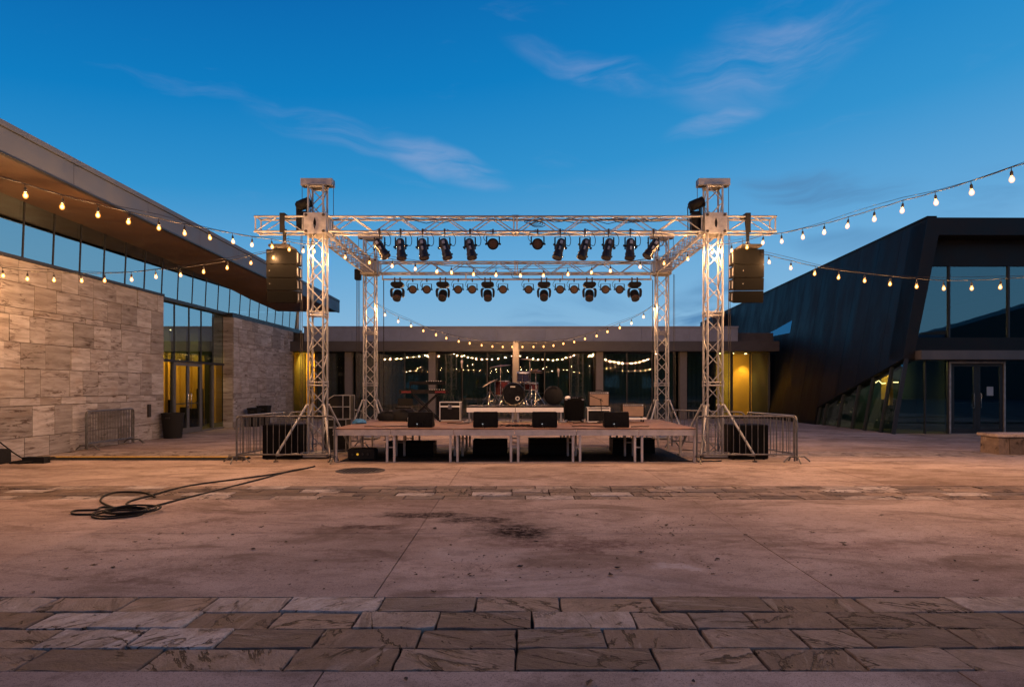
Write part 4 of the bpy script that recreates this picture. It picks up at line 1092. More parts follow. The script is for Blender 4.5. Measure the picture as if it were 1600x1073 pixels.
line_array(-5.15, -1, 'black four cabinet speaker array hanging left of the left tower')
line_array(5.12, 1, 'black four cabinet speaker array hanging right of the right tower')
def hoist(x, y, z, lab):
    t = thing('chain_hoist', lab, 'chain hoist', (x, y, z), 0, None)
    MB().box(x-.09, x+.09, y-.1, y+.1, z-.32, z).build('motor_case', M['black'], t, .015)
    MB().tube([(x, y, z), (x, y, z+.25)], .012, 6).build('hook', M['iron'], t)
    MB().tube([(x-.04, y, z-.32), (x-.04, y, .8)], .007, 5).tube([(x+.05, y, z-.32), (x+.05, y, .8)], .007, 5).build('chain', M['iron'], t)
hoist(-4.74, 20.5, 5.1, 'small black chain hoist hanging beside the rear left tower')

# ================================================================== stage
SX0, SX1, SY0, SY1, SZ = -3.845, 3.82, 14.34, 18.10, .71
st = thing('stage', 'low portable stage with brown plywood decks and silver edge beams', 'stage', (0, SY0, 0))
sec = (SX1-SX0)/6.0
xs = [SX0]+[(p-CX)/74.39 for p in (610, 709, 804, 901, 998)]+[SX1]
ysr = [SY0, SY0+1.253, SY0+2.506, SY1]
for j in range(3):
    for i in range(6):
        MB().box(xs[i]+.004, xs[i+1]-.004, ysr[j]+.004, ysr[j+1]-.004, SZ-.028, SZ+RND.uniform(-.002, .002)).build('deck_panel', M['ply'], st, smooth=False)
def edge_beam(x0, x1, y):
    b = MB().box(x0+.009, x1-.009, y-.012, y+.03, SZ-.145, SZ-.032)
    b.box(x0+.004, x1-.004, y-.020, y-.0125, SZ-.062, SZ-.04).box(x0+.004, x1-.004, y-.020, y-.0125, SZ-.145, SZ-.120)
    b.build('edge_beam', M['edge'], st, smooth=False)
for i in range(6):
    edge_beam(xs[i], xs[i+1], SY0); edge_beam(xs[i], xs[i+1], SY1-.03)
for x in (SX0, SX1-.04):
    for j in range(3): MB().box(x, x+.04, ysr[j]+.034, ysr[j+1]-.034, SZ-.145, SZ-.032).build('edge_beam', M['edge'], st, smooth=False)
for j, y in enumerate([SY0+.04]+ysr[1:3]+[SY1-.07]):
    for i, x in enumerate(xs):
        offs = (.06,) if i == 0 else ((-.06,) if i == 6 else (-.125, .125))
        if i in (1, 2, 3, 4, 5): offs = (-.075, .075) if j == 0 else (-.09, .09)
        for o in offs: MB().box(x+o-.024, x+o+.024, y-.024, y+.024, 0, SZ-.147).build('leg', M['edge'], st, .004)
        if len(offs) == 2: MB().box(x+offs[0]+.026, x+offs[1]-.026, y-.012, y+.012, .30, .325).build('leg_link', M['alu_dull'], st)
shade_sheet = thing('stage_shade_sheet', 'black sheet standing in for the shade under the stage deck', 'shade sheet', (0, 16, 0))
MB().box(SX0+.1, SX1-.1, 14.50, 17.7, .001, .008).build('cloth', M['rubber'], shade_sheet, smooth=False)  # black sheet added as the shade on the ground below the deck
# cables and cases under the deck
uc = MB()
for k in range(7):
    x0 = RND.uniform(-3.6, 3.2)
    uc.tube([(x0+RND.uniform(-.3, .3)+i*.22, 14.5+RND.uniform(-.06, .06)+.3*(k % 3), .014) for i in range(6)], .011, 5)
tag(uc.build('floor_cables', M['rubber']), 'black cables lying on the paving along the stage front', 'cables')
def road_case(x0, x1, y0, y1, z0, z1, lab, lid=.28, edge='alu', cat='flight case', latches=1, rz=0.):
    t = thing('flight_case', lab, cat, ((x0+x1)/2, (y0+y1)/2, z0))
    zl = z1-(z1-z0)*lid
    e = .018
    MB().box(x0+e/2, x1-e/2, y0+e/2, y1-e/2, z0+.003, zl-.006).build('case_body', M['case'], t, smooth=False)
    MB().box(x0+e/2, x1-e/2, y0+e/2, y1-e/2, zl+.006, z1-.003).build('lid', M['case'], t, smooth=False)
    fr = MB()
    for x in (x0, x1-e):
        for y in (y0, y1-e): fr.box(x, x+e, y, y+e, z0+e, z1-e)
    for z in (z0, z1-e):
        for y in (y0, y1-e): fr.box(x0+e, x1-e, y, y+e, z, z+e)
        for x in (x0, x1-e): fr.box(x, x+e, y0+e, y1-e, z, z+e)
    for x in (x0, x1-e):
        for y in (y0, y1-e):
            for z in (z0, z1-e): fr.box(x, x+e, y, y+e, z, z+e)
    fr.box(x0+e, x1-e, y0-.002, y0+.01, zl-.018, zl+.018)
    fr.build('edge_trim', M[edge], t, smooth=False)
    for k in range(latches):
        xx = x0+(x1-x0)*(k+1)/(latches+1)
        MB().box(xx-.05, xx+.05, y0-.006, y0+.004, zl-.07, zl+.05).build('latch', M['chrome'], t, .006)
    return t
road_case(-3.0, -1.9, 15.7, 16.4, .0, .30, 'long black case lying under the left part of the stage', edge='black', latches=0)
road_case(-1.0, -.2, 15.9, 16.5, .0, .34, 'squat black case under the middle of the stage', edge='black', latches=0)
road_case(.3, 1.3, 15.9, 16.5, .0, .36, 'wide black case under the stage below the drum riser', edge='black', latches=0)
road_case(2.3, 3.3, 16.2, 16.8, .0, .34, 'black case under the right end of the stage', edge='black', latches=0)
pd = thing('power_box', 'black power distribution box with an amber light under the stage left end', 'power box', (-3.3, 14.75, 0))
MB().box(-3.6, -3.02, 14.62, 14.95, .02, .26).build('case_body', M['rubber'], pd, .02)
for i in range(4): MB().lathe([(0, 0), (.025, 0), (.022, .02), (0, .02)], 10, Matrix.Translation((-3.5+.11*i, 14.618, .14)) @ Matrix.Rotation(rad(90), 4, 'X')).build('socket', M['iron'] if i != 1 else M['amber_led'], pd)

# ---- floor monitors
def proto_wedge():
    t = thing('floor_monitor', 'x', 'stage monitor', (0, 0, 0), 0, 'floor monitors along the stage front')
    W = .265
    b = MB().prism([(-W, 0, 0), (-W, .03, .16), (-W, .10, .33), (-W, .22, .335), (-W, .46, .06), (-W, .46, 0)], (2*W, 0, 0)).build('cabinet', M['tolex'], t, .012)
    MB().prism([(-W+.03, .235, .328), (-W+.03, .45, .085), (W-.03, .45, .085), (W-.03, .235, .328)], (0, .006, .006)).build('grille', M['grille'], t, smooth=False)
    MB().box(-.10, .06, -.004, .006, .03, .11).build('connector_plate', M['black'], t, .003)
    MB().lathe([(0, 0), (.013, 0), (.011, .006), (0, .006)], 8, Matrix.Translation((-.06, -.004, .075)) @ Matrix.Rotation(rad(90), 4, 'X')).build('glowing_connector', M['led'], t)  # connector dot glows by its material, a painted bright spot
    MB().box(-W-.006, -W+.002, .15, .28, .12, .17).box(W-.002, W+.006, .15, .28, .12, .17).build('handle', M['black'], t, .003)
    MB().tube([(-.06, -.01, .075), (-.06, -.05, .03), (-.03, -.09, .012), (.02, -.10, -.04), (.0, -.095, -.06)], .008, 5).build('cable', M['rubber'], t)
    return t
wg = proto_wedge()
for i, (px, lab) in enumerate(((656, 'black floor monitor at the stage front before the keyboards'), (758.5, 'black floor monitor before the left half of the drum riser'),
                               (851.5, 'black floor monitor before the right half of the drum riser'), (964, 'black floor monitor at the stage front before the tan amplifiers'))):
    o = wg if i == 0 else dup(wg)
    o.location = ((px-CX)*14.6/F, 14.6, SZ+.003); o.rotation_euler = (0, 0, rad(RND.uniform(-3, 3))); o['label'] = lab

# ---- drum riser and drums
dr = thing('drum_riser', 'small white edged riser carrying the drum kit', 'riser', (0, 16.9, SZ))
RX0, RX1, RY0, RY1, RZ = -1.2, 1.165, 16.7, 17.95, 1.105
for a, b in ((RX0, -.02), (-.005, RX1)):
    MB().box(a, b, RY0, RY1, RZ-.03, RZ).build('deck_panel', M['rubber'], dr, smooth=False)
    MB().box(a, b, RY0-.012, RY0+.03, RZ-.145, RZ-.032).build('edge_beam', M['white'], dr, .004, False)
    for x in (a+.06, b-.06):
        for y in (RY0+.05, RY1-.06): MB().box(x-.022, x+.022, y-.022, y+.022, SZ, RZ-.147).build('leg', M['alu'], dr, .003)
for x in (RX0+.02, RX1-.02): MB().box(x-.09, x+.09, RY0-.03, RY0+.06, SZ+.002, SZ+.035).build('foot', M['alu'], dr, .004)
BX, BY, BZ, BR = (802.5-CX)*17.3/F, 17.05, RZ+.285, .285
RXm = Matrix.Rotation(rad(90), 4, 'X')
bd = thing('bass_drum', 'black bass drum with a small white badge and white ringed port', 'drum', (BX, BY, RZ))
MX = Matrix.Translation((BX, BY, BZ)) @ RXm            # local +z points to -Y (the audience)
MB().lathe([(BR-.012, 0.0), (BR, -.02), (BR, -.40), (BR-.012, -.42)], 32, MX, False).build('shell', M['wine'], bd)
hd = MB().lathe([(0, .002), (BR-.02, 0.0)], 32, MX, False).build('head', M['black'], bd)
MB().lathe([(BR-.025, .006), (BR-.01, .016), (BR+.012, .012), (BR+.014, -.03), (BR+.002, -.03)], 32, MX, False).build('hoop', M['black_gloss'], bd)
pr_ = MB().lathe([(.036, .004), (.036, .009), (.052, .009), (.052, .004)], 20, MX @ Matrix.Translation((.10, -.10, 0)), False)
pr_.build('port_ring', M['white'], hd)
MB().lathe([(0, .0035), (.036, .0035)], 18, MX @ Matrix.Translation((.10, -.10, 0)), False).build('port_hole', M['rubber'], hd)
lg = MB()
for k, xx in enumerate((-.05, -.025, 0., .025, .05)):
    lg.box(xx-.009, xx+.009, -.014, .014, .004, .007, MX @ Matrix.Translation((-.02, .195, 0)))
lg.build('badge', M['white'], hd, smooth=False)
for a in range(8):
    an = a*math.pi/4+.39
    MB().bar(MX @ Vector(((BR+.02)*math.cos(an), (BR+.02)*math.sin(an), -.02)), MX @ Vector(((BR+.02)*math.cos(an), (BR+.02)*math.sin(an), -.14)), .014, .014).build('lug', M['chrome'], bd)
for s in (-1, 1):
    MB().tube([(BX+s*BR*.93, BY+.08, BZ-.06), (BX+s*(BR+.08), BY-.05, RZ+.01)], .011, 6).build('spur', M['chrome'], bd)
def tom(c, r, h, mat, lab, tilt=0., legs=False):
    c = Vector(c)
    t = thing('floor_tom' if legs else 'rack_tom', lab, 'drum', (c.x, c.y, RZ))
    m = Matrix.Translation(c) @ Matrix.Rotation(tilt, 4, 'X')
    MB().lathe([(r-.006, 0), (r, .006), (r, h-.006), (r-.006, h)], 24, m, False).build('shell', M[mat], t)
    MB().lathe([(0, h-.002), (r-.01, h-.004)], 24, m, False).build('head', M['white'], t)
    MB().lathe([(0, .002), (r-.01, .004)], 24, m, False).build('head', M['white'], t)
    for z in (0, h): MB().lathe([(r-.008, z-.013), (r+.013, z-.013), (r+.013, z+.013), (r-.008, z+.013)], 24, m, False).build('rim', M['chrome'], t)
    for a in range(6):
        an = a*math.pi/3+.3
        MB().bar(m @ Vector(((r+.012)*math.cos(an), (r+.012)*math.sin(an), .02)), m @ Vector(((r+.012)*math.cos(an), (r+.012)*math.sin(an), h-.02)), .012, .012).build('lug', M['chrome'], t)
    if legs:
        for a in (.6, 2.7, 4.71):
            q = c+Vector(((r+.02)*math.cos(a), (r+.02)*math.sin(a), 0))
            MB().tube([q+Z*h*.6, (q.x, q.y, RZ+.04), (q.x+.03*math.cos(a), q.y+.03*math.sin(a), RZ+.005)], .009, 6).build('leg', M['chrome'], t)
    else:
        MB().tube([c+Vector((0, .05, .06)), (c.x-.05, c.y+.1, BZ+BR+.02), (c.x-.1, c.y+.14, BZ+BR-.02)], .012, 6).build('mount_arm', M['chrome'], t)
tom((-.34, 17.35, RZ+.26), .185, .36, 'wine', 'wine red floor tom with white rims left of the bass drum', 0, True)
tom((.20, 17.3, BZ+BR+.05), .165, .21, 'navy', 'dark blue rack tom above the right side of the bass drum', rad(9))
tom((.40, 17.62, BZ+.12), .17, .16, 'wine', 'wine red snare drum half hidden behind the rack tom', rad(4), True)
def tripod(t, x, y, z0, h, r=.26, knee=.30):
    MB().tube([(x, y, z0+.06), (x, y, z0+h*.6)], .014, 8).build('tube', M['chrome'], t)
    MB().tube([(x, y, z0+h*.58), (x, y, z0+h)], .0095, 8).build('upper_tube', M['chrome'], t)
    for k in range(3):
        a = 2*math.pi*k/3+.4
        dx, dy = math.cos(a), math.sin(a)
        MB().tube([(x, y, z0+knee+.1), (x+dx*r*.35, y+dy*r*.35, z0+knee*.86), (x+dx*r, y+dy*r, z0+.012)], .010, 6).tube([(x, y, z0+.1), (x+dx*r*.55, y+dy*r*.55, z0+knee*.60)], .007, 5).build('leg', M['chrome'], t)
def cymbal(t, c, r, tilt, ax='Y'):
    m = Matrix.Translation(c) @ Matrix.Rotation(tilt, 4, ax)
    MB().lathe([(0, .030), (.03, .028), (.045, .012), (r*.6, .004), (r, -.010), (r, -.012), (r*.6, .002), (.045, .010), (0, .012)], 28, m).build('cymbal', M['brass'], t)
    MB().lathe([(0, .06), (.012, .055), (.016, .03), (.016, .02)], 8, m).build('wing_nut', M['rubber'], t)
def cym_stand(x, y, h, r, tilt, lab, c2=None):
    t = thing('cymbal_stand', lab, 'cymbal stand', (x, y, RZ), 0, 'cymbal stands of the drum kit')
    tripod(t, x, y, RZ, h)
    cymbal(t, (x, y, RZ+h), r, tilt)
    if c2: cymbal(t, (x, y, RZ+c2), r*.95, tilt)
cym_stand((766-CX)/61.5, 17.2, .58, .23, rad(-28), 'chrome stand with a small steeply tilted cymbal left of the bass drum')
cym_stand((837-CX)/61.5, 17.2, .88, .19, rad(3), 'chrome hi-hat stand with two flat cymbals right of the bass drum', .84)
cym_stand((782-CX)/60., 17.72, 1.02, .27, rad(-7), 'tall stand with a large dark cymbal over the floor tom')
cym_stand((828-CX)/60., 17.75, 1.18, .25, rad(6), 'tallest stand with a dark crash cymbal behind the rack tom')
db = thing('drum_bag', 'round dark drum bag standing on edge at the right end of the riser', 'drum bag', (.99, 17.75, RZ))
MB().lathe([(0, .10), (.20, .10), (.245, .07), (.25, -.07), (.20, -.10), (0, -.10)], 26, Matrix.Translation((.98, 17.72, RZ+.25)) @ RXm).build('bag', M['rubber'], db)
MB().tube([(.9, 17.62, RZ+.42), (.94, 17.59, RZ+.49), (1.02, 17.59, RZ+.49), (1.06, 17.62, RZ+.42)], .012, 6).build('handle', M['rubber'], db)
th = thing('drum_throne', 'dark round drum stool behind the bass drum', 'stool', (.05, 17.85, RZ))
MB().lathe([(0, .58), (.16, .58), (.185, .55), (.18, .50), (0, .49)], 20, Matrix.Translation((.05, 17.8, RZ-.02))).build('seat', M['rubber'], th)
MB().tube([(.05, 17.8, RZ+.2), (.05, 17.8, RZ+.48)], .016, 8).build('post', M['chrome'], th)
for k in range(3): MB().tube([(.05, 17.8, RZ+.28), (.05+.2*math.cos(k*2.09), 17.8+.14*math.sin(k*2.09), RZ+.01)], .01, 6).build('leg', M['chrome'], th)

# ---- keyboards on an X stand
KY, KS = 17.2, 17.2/F
kx = (664-CX)*KS
ks = thing('keyboard_stand', 'black X shaped stand under the two keyboards', 'keyboard stand', (kx, KY, SZ))
for s in (-1, 1):
    for dy in (-.13, .17):
        MB().bar((kx-s*.36, KY+dy, SZ+.03), (kx+s*.30, KY+dy, SZ+.68), .035, .035, Vector((0, 1, 0))).build('leg', M['black'], ks)
MB().bar((kx-.42, KY-.2, SZ+.02), (kx-.42+.1, KY+.25, SZ+.02), .035, .035).bar((kx+.40, KY-.2, SZ+.02), (kx+.34, KY+.25, SZ+.02), .035, .035).build('floor_bar', M['black'], ks)
for s in (-.42, .42): MB().tube([(kx+s, KY+.12, SZ+.70), (kx+s*.95, KY+.22, SZ+.92)], .014, 6).build('upper_arm', M['black'], ks)
def keyboard(x0, x1, y0, y1, z0, z1, mat, lab, ends='red'):
    t = thing('keyboard', lab, 'keyboard', ((x0+x1)/2, (y0+y1)/2, z0), 0, 'keyboards on the X stand')
    MB().prism([(x0, y1, z0), (x0, y0, z0), (x0, y0, z1+.01), (x0, y1-.17, z1), (x0, y1-.16, z1-.03), (x0, y1, z1-.035)], (x1-x0, 0, 0)).build('case_body', M[mat], t, .006)
    yf = y1-.15
    kb = MB(); nk = 44; wdt = (x1-x0-.1)/nk
    for k in range(nk): kb.box(x0+.05+k*wdt+.001, x0+.05+(k+1)*wdt-.001, y1-.15, y1+.006, z1-.032, z1-.016)
    tag(kb.build('white_keys', M['keys_white'], t, smooth=False), kind='stuff')
    kb = MB()
    for k in range(nk):
        if k % 7 not in (2, 6): kb.box(x0+.05+(k+1)*wdt-.006, x0+.05+(k+1)*wdt+.006, y1-.15, y1-.05, z1-.0155, z1-.006)
    tag(kb.build('black_keys', M['rubber'], t, smooth=False), kind='stuff')
    for k in range(7): MB().lathe([(0, 0), (.012, 0), (.010, .014), (0, .015)], 8, Matrix.Translation((x1-.12-.06*k, y0+.06, z1+.006))).build('knob', M['white'], t)
    MB().box(x0+.06, x0+.30, y0-.003, y0+.001, z0+.02, z1-.025).box(x1-.34, x1-.08, y0-.003, y0+.001, z0+.02, z1-.025).build('rear_panel', M['black'] if mat == 'black' else M['red'], t, smooth=False)
    return t
keyboard(kx-.63, kx+.61, KY-.15, KY+.17, SZ+.70, SZ+.79, 'black_gloss', 'red lower keyboard resting on the X stand')
keyboard(kx-.40, kx+.51, KY+.02, KY+.30, SZ+.925, SZ+1.0, 'black', 'black upper keyboard above the red one')

# ---- amplifiers and cases on the stage
AY = 16.9
road_case((687-CX)/61.5, (719.5-CX)/61.5, 17.3, 17.75, SZ+.01, SZ+.49, 'black flight case with bright silver edges right of the keyboards', .24, 'white', latches=1)
ba = thing('bass_cabinet', 'tall black bass amplifier cabinet right of the drum riser', 'amplifier', (1.42, AY, SZ))
bx0, bx1 = (881.5-CX)/62, (911-CX)/62
MB().box(bx0, bx1, AY, AY+.38, SZ+.03, SZ+.57).build('cabinet', M['tolex'], ba, .012)
MB().box(bx0+.03, bx1-.03, AY-.006, AY-.001, SZ+.06, SZ+.53).build('grille', M['grille'], ba, smooth=False)
for x in (bx0+.03, bx1-.03):
    for z in (SZ+.045, SZ+.555): MB().box(x-.03, x+.03, AY-.008, AY+.02, z-.016, z+.016).build('corner_cap', M['alu_dull'], ba, .004)
for x in (bx0+.04, bx1-.04): MB().box(x-.03, x+.03, AY+.02, AY+.34, SZ+.002, SZ+.028).build('foot', M['rubber'], ba)
hh = thing('bass_amplifier', 'small black amplifier head lying on the bass cabinet', 'amplifier', (1.5, AY+.1, SZ+.57))
MB().box(bx0+.14, bx1-.03, AY+.05, AY+.28, SZ+.574, SZ+.63).build('case_body', M['black'], hh, .006)
for k in range(4): MB().lathe([(0, 0), (.010, 0), (.009, .012), (0, .013)], 8, Matrix.Translation((bx0+.18+.045*k, AY+.05, SZ+.60)) @ RXm).build('knob', M['alu'], hh)
cl_ = thing('cloth_bundle', 'small crumpled white cloth on top of the bass cabinet', 'cloth', (bx0+.08, AY+.1, SZ+.57))
r_ = random.Random(3)
MB().lathe([(0, 0), (.065, .0), (.078, .02), (.06, .055), (.03, .068), (0, .07)], 12, Matrix.Translation((bx0+.075, AY+.1, SZ+.573))).build('cloth', M['white'], cl_)
def combo(x0, x1, y, z0, z1, lab):
    t = thing('guitar_amp', lab, 'amplifier', ((x0+x1)/2, y, z0), 0, 'tan fronted guitar amplifiers')
    MB().box(x0, x1, y, y+.26, z0+.02, z1).build('cabinet', M['tolex'], t, .012)
    MB().box(x0+.02, x1-.02, y-.006, y-.001, z0+.04, z1-.065).build('grille_cloth', M['tan_cloth'], t, smooth=False)
    MB().box(x0+.02, x1-.02, y-.006, y-.001, z1-.058, z1-.014).build('control_panel', M['alu_dull'], t, smooth=False)
    for k in range(9): MB().lathe([(0, 0), (.011, 0), (.009, .014), (0, .015)], 8, Matrix.Translation((x0+.06+(x1-x0-.14)*k/8, y-.006, z1-.036)) @ RXm).build('knob', M['rubber'], t)
    MB().lathe([(0, 0), (.008, 0), (.006, .008), (0, .009)], 8, Matrix.Translation((x1-.045, y-.006, z1-.036)) @ RXm).build('pilot_light', M['led'], t)
    MB().tube([((x0+x1)/2-.1, y+.13, z1), ((x0+x1)/2-.07, y+.13, z1+.03), ((x0+x1)/2+.07, y+.13, z1+.03), ((x0+x1)/2+.1, y+.13, z1)], .01, 6).build('handle', M['rubber'], t)
    for x in (x0+.05, x1-.05): MB().box(x-.02, x+.02, y+.03, y+.23, z0, z0+.02).build('foot', M['rubber'], t)
    return t
s62 = 62.
road_case((916-CX)/s62, (951-CX)/s62, AY+.0, AY+.42, SZ+.0, SZ+.365, 'white edged black case under the upper tan amplifier', .18, 'white', latches=0)
combo((918.5-CX)/s62, (950-CX)/s62, AY+.06, SZ+.368, SZ+.755, 'tan fronted guitar amplifier raised on the white edged case')
cx0, cx1 = (969-CX)/s62, (1003-CX)/s62
dl = thing('amp_dolly', 'low pale wooden dolly under the right tan amplifier', 'dolly', ((cx0+cx1)/2, AY, SZ))
MB().box(cx0-.02, cx1+.06, AY-.05, AY+.36, SZ+.065, SZ+.105).build('platform', M['white'], dl, .006)
for x in (cx0+.05, cx1-.02):
    for y in (AY, AY+.3): MB().lathe([(0, -.015), (.03, -.015), (.03, .015), (0, .015)], 12, Matrix.Translation((x, y, SZ+.032)) @ RY(rad(90))).build('wheel', M['rubber'], dl)
combo(cx0, cx1, AY, SZ+.107, SZ+.455, 'tan fronted guitar amplifier on the pale dolly at stage right')
ms = thing('microphone_stand', 'short black boom microphone stand reaching across the raised tan amplifier', 'microphone stand', ((938-CX)/63, 16.7, SZ))
mx_ = (940-CX)/63.5
MB().lathe([(0, 0), (.12, 0), (.12, .015), (.02, .03), (.012, .04)], 16, Matrix.Translation((mx_, 16.72, SZ+.002))).build('base', M['iron'], ms)
MB().tube([(mx_, 16.72, SZ+.04), (mx_-.03, 16.72, SZ+.55)], .010, 6).build('tube', M['black'], ms)
MB().tube([(mx_+.02, 16.72, SZ+.52), (mx_-.03, 16.72, SZ+.555), (mx_-.30, 16.72, SZ+.66)], .008, 6).build('boom', M['black'], ms)
MB().tube([(mx_-.03, 16.72, SZ+.53), (mx_-.03, 16.72, SZ+.58)], .02, 8).build('microphone', M['iron'], ms)
for x, y, h, lab in (((722-CX)/59., 17.95, 1.38, 'tall thin black microphone stand with a pale microphone left of the drums'), ((873-CX)/60., 17.9, 1.15, 'thin black microphone stand behind the bass cabinet')):
    t = thing('microphone_stand', lab, 'microphone stand', (x, y, SZ), 0, 'microphone stands on the stage')
    MB().lathe([(0, 0), (.12, 0), (.12, .015), (.02, .03), (.012, .04)], 16, Matrix.Translation((x, y, SZ+.003))).build('base', M['iron'], t)
    MB().tube([(x, y, SZ+.03), (x, y, SZ+h)], .010, 6).build('tube', M['black'], t)
    MB().lathe([(0, -.12), (.014, -.11), (.02, .0), (.032, .02), (.034, .06), (.02, .09), (0, .095)], 12, Matrix.Translation((x, y, SZ+h+.1))).build('microphone', M['alu'], t)
# low dark gear left of the keyboards
gp = thing('gear_bag', 'heap of soft black gear bags behind the left floor monitor', 'bag', (-3.1, 17.6, SZ))
r_ = random.Random(5)
for k, (x, y, a, b, h) in enumerate(((-3.25, 17.6, .30, .2, .26), (-2.85, 17.55, .34, .22, .30), (-2.55, 17.65, .2, .18, .24))):
    prof = [(0, 0), (1, 0), (1.08, .25), (.95, .7), (.6, .96), (0, 1.0)]
    bb = MB().lathe(prof, 16)
    bb.v = [(x+p[0]*a*(1+r_.uniform(-.06, .06)), y+p[1]*b, SZ+.003+p[2]*h*(1+r_.uniform(-.08, .05))) for p in bb.v]
    o = bb.build('bag', M['rubber'], gp)
    MB().tube([(x-.1, y-b*.8, SZ+h*.8), (x, y-b, SZ+h*.97), (x+.1, y-b*.8, SZ+h*.8)], .012, 6).build('strap', M['rubber'], o)
fc = thing('folding_stool', 'dark low backed seat standing behind the gear bags', 'seat', (-2.92, 17.85, SZ))
MB().box(-3.12, -2.72, 17.72, 18.05, SZ+.30, SZ+.34).build('seat', M['rubber'], fc, .01)
MB().box(-3.12, -2.72, 18.03, 18.06, SZ+.38, SZ+.56).build('backrest', M['rubber'], fc, .01)
for x in (-3.1, -2.74):
    for y in (17.74, 18.03): MB().tube([(x, y, SZ+.003), (x, y, SZ+.32)], .011, 6).build('leg', M['iron'], fc)
    MB().tube([(x, 18.045, SZ+.33), (x, 18.045, SZ+.4)], .011, 6).build('back_post', M['iron'], fc)
bt = thing('water_bottle', 'small pale bottle standing beside the left floor monitor', 'bottle', ((639.3-CX)/65., 16.4, SZ))
MB().lathe([(0, 0), (.032, 0), (.034, .02), (.034, .13), (.014, .17), (.014, .19)], 12, Matrix.Translation(((639.3-CX)/65., 16.4, SZ+.003))).build('bottle_body', M['white'], bt)
MB().lathe([(.016, .19), (.016, .21), (0, .212)], 10, Matrix.Translation(((639.3-CX)/65., 16.4, SZ+.003))).build('cap', M['blue_cloth'], bt)
dc = MB()
for pts in (((-3.3, 14.9), (-2.9, 14.8), (-2.5, 15.0), (-2.2, 14.75)), ((-.75, 15.1), (-.2, 15.25), (.1, 15.0), (.25, 15.3)), ((.0, 14.95), (.15, 15.05), (.3, 14.9), (.42, 15.1)), ((1.2, 14.9), (1.5, 15.0), (1.9, 14.8), (2.1, 14.95)), ((2.5, 14.8), (2.75, 14.95), (2.95, 14.85)), ((-1.6, 16.2), (-1.3, 16.0), (-1.0, 16.2)), ((2.2, 16.5), (2.0, 16.2), (1.6, 16.4), (1.3, 16.1))):
    P = []
    for (xa, ya), (xb, yb) in zip(pts, pts[1:]):
        for k in range(4):
            P.append((xa+(xb-xa)*k/4+RND.uniform(-.03, .03), ya+(yb-ya)*k/4+RND.uniform(-.04, .04), SZ+.013))
    dc.tube(P, .010, 5)
for k in range(5):
    c0 = Vector((.05+.13*(k-2), 15.0, SZ+.015))
    dc.tube([c0+Vector((.13*math.cos(a*.55), .12*math.sin(a*.55+k), .012*(a % 3))) for a in range(12)], .010, 5)
tag(dc.build('deck_cables', M['rubber']), 'black cables coiled loosely on the stage deck', 'cables')
# cases left of the stage, behind the front tower
road_case((505-CX)/64.6, (541-CX)/64.6, 16.5, 17.0, 0, .80, 'tall lower black road case left of the stage behind the tower', .25, 'alu')
t = thing('rack_case', 'black rack case with a sloping front standing on the tall road case', 'flight case', (-4.4, 16.7, .8))
x0, x1 = (512-CX)/64.6, (547-CX)/64.6
MB().prism([(x0+.012, 16.512, .815), (x1-.012, 16.512, .815), (x1-.012, 16.512, 1.365), (x0+.16, 16.512, 1.365), (x0+.012, 16.512, 1.27)], (0, .46, 0)).build('case_body', M['case'], t)
fr = MB()
for y in (16.5, 16.97):
    P = [(x0, y, .81), (x1, y, .81), (x1, y, 1.375), (x0+.155, y, 1.375), (x0, y, 1.275)]
    for a, b in zip(P, P[1:]+P[:1]): fr.bar(a, b, .016, .016)
    fr.bar((x0, y, 1.10), (x1, y, 1.10), .018, .02)
fr.bar((x1-.17, 16.498, .82), (x1-.17, 16.498, 1.365), .018, .018)
fr.build('edge_trim', M['alu'], t)
bc = thing('blue_cloth', 'small crumpled blue cloth at the left edge of the stage', 'cloth', ((563-CX)/65.5, 16.2, SZ))
bb = MB().lathe([(0, 0), (.15, 0), (.16, .03), (.13, .075), (.08, .10), (0, .11)], 14)
bb.v = [((563-CX)/65.5+p[0]*(1+r_.uniform(-.2, .2)), 16.2+p[1]*(1+r_.uniform(-.2, .2)), SZ+.003+p[2]*(1+r_.uniform(-.15, .1))) for p in bb.v]
bb.build('cloth', M['blue_cloth'], bc)

# ---- black subwoofers beside the towers
for x0, x1, lab in ((-5.52, -4.70, 'large black subwoofer box behind the left barricades'), (4.68, 5.50, 'large black subwoofer box behind the right barricades')):
    t = thing('subwoofer', lab, 'loudspeaker', ((x0+x1)/2, 14.8, 0), 0, 'subwoofers beside the front towers')
    MB().box(x0, x1, 14.86, 15.36, .012, .755).build('cabinet', M['tolex'], t, .012)
    MB().box(x0+.03, x1-.03, 14.848, 14.857, .05, .725).build('grille', M['grille'], t, smooth=False)
    for x in (x0+.08, x1-.08):
        for y in (14.92, 15.30): MB().lathe([(.03, 0), (.03, .012)], 10, Matrix.Translation((x, y, 0))).build('foot', M['rubber'], t)

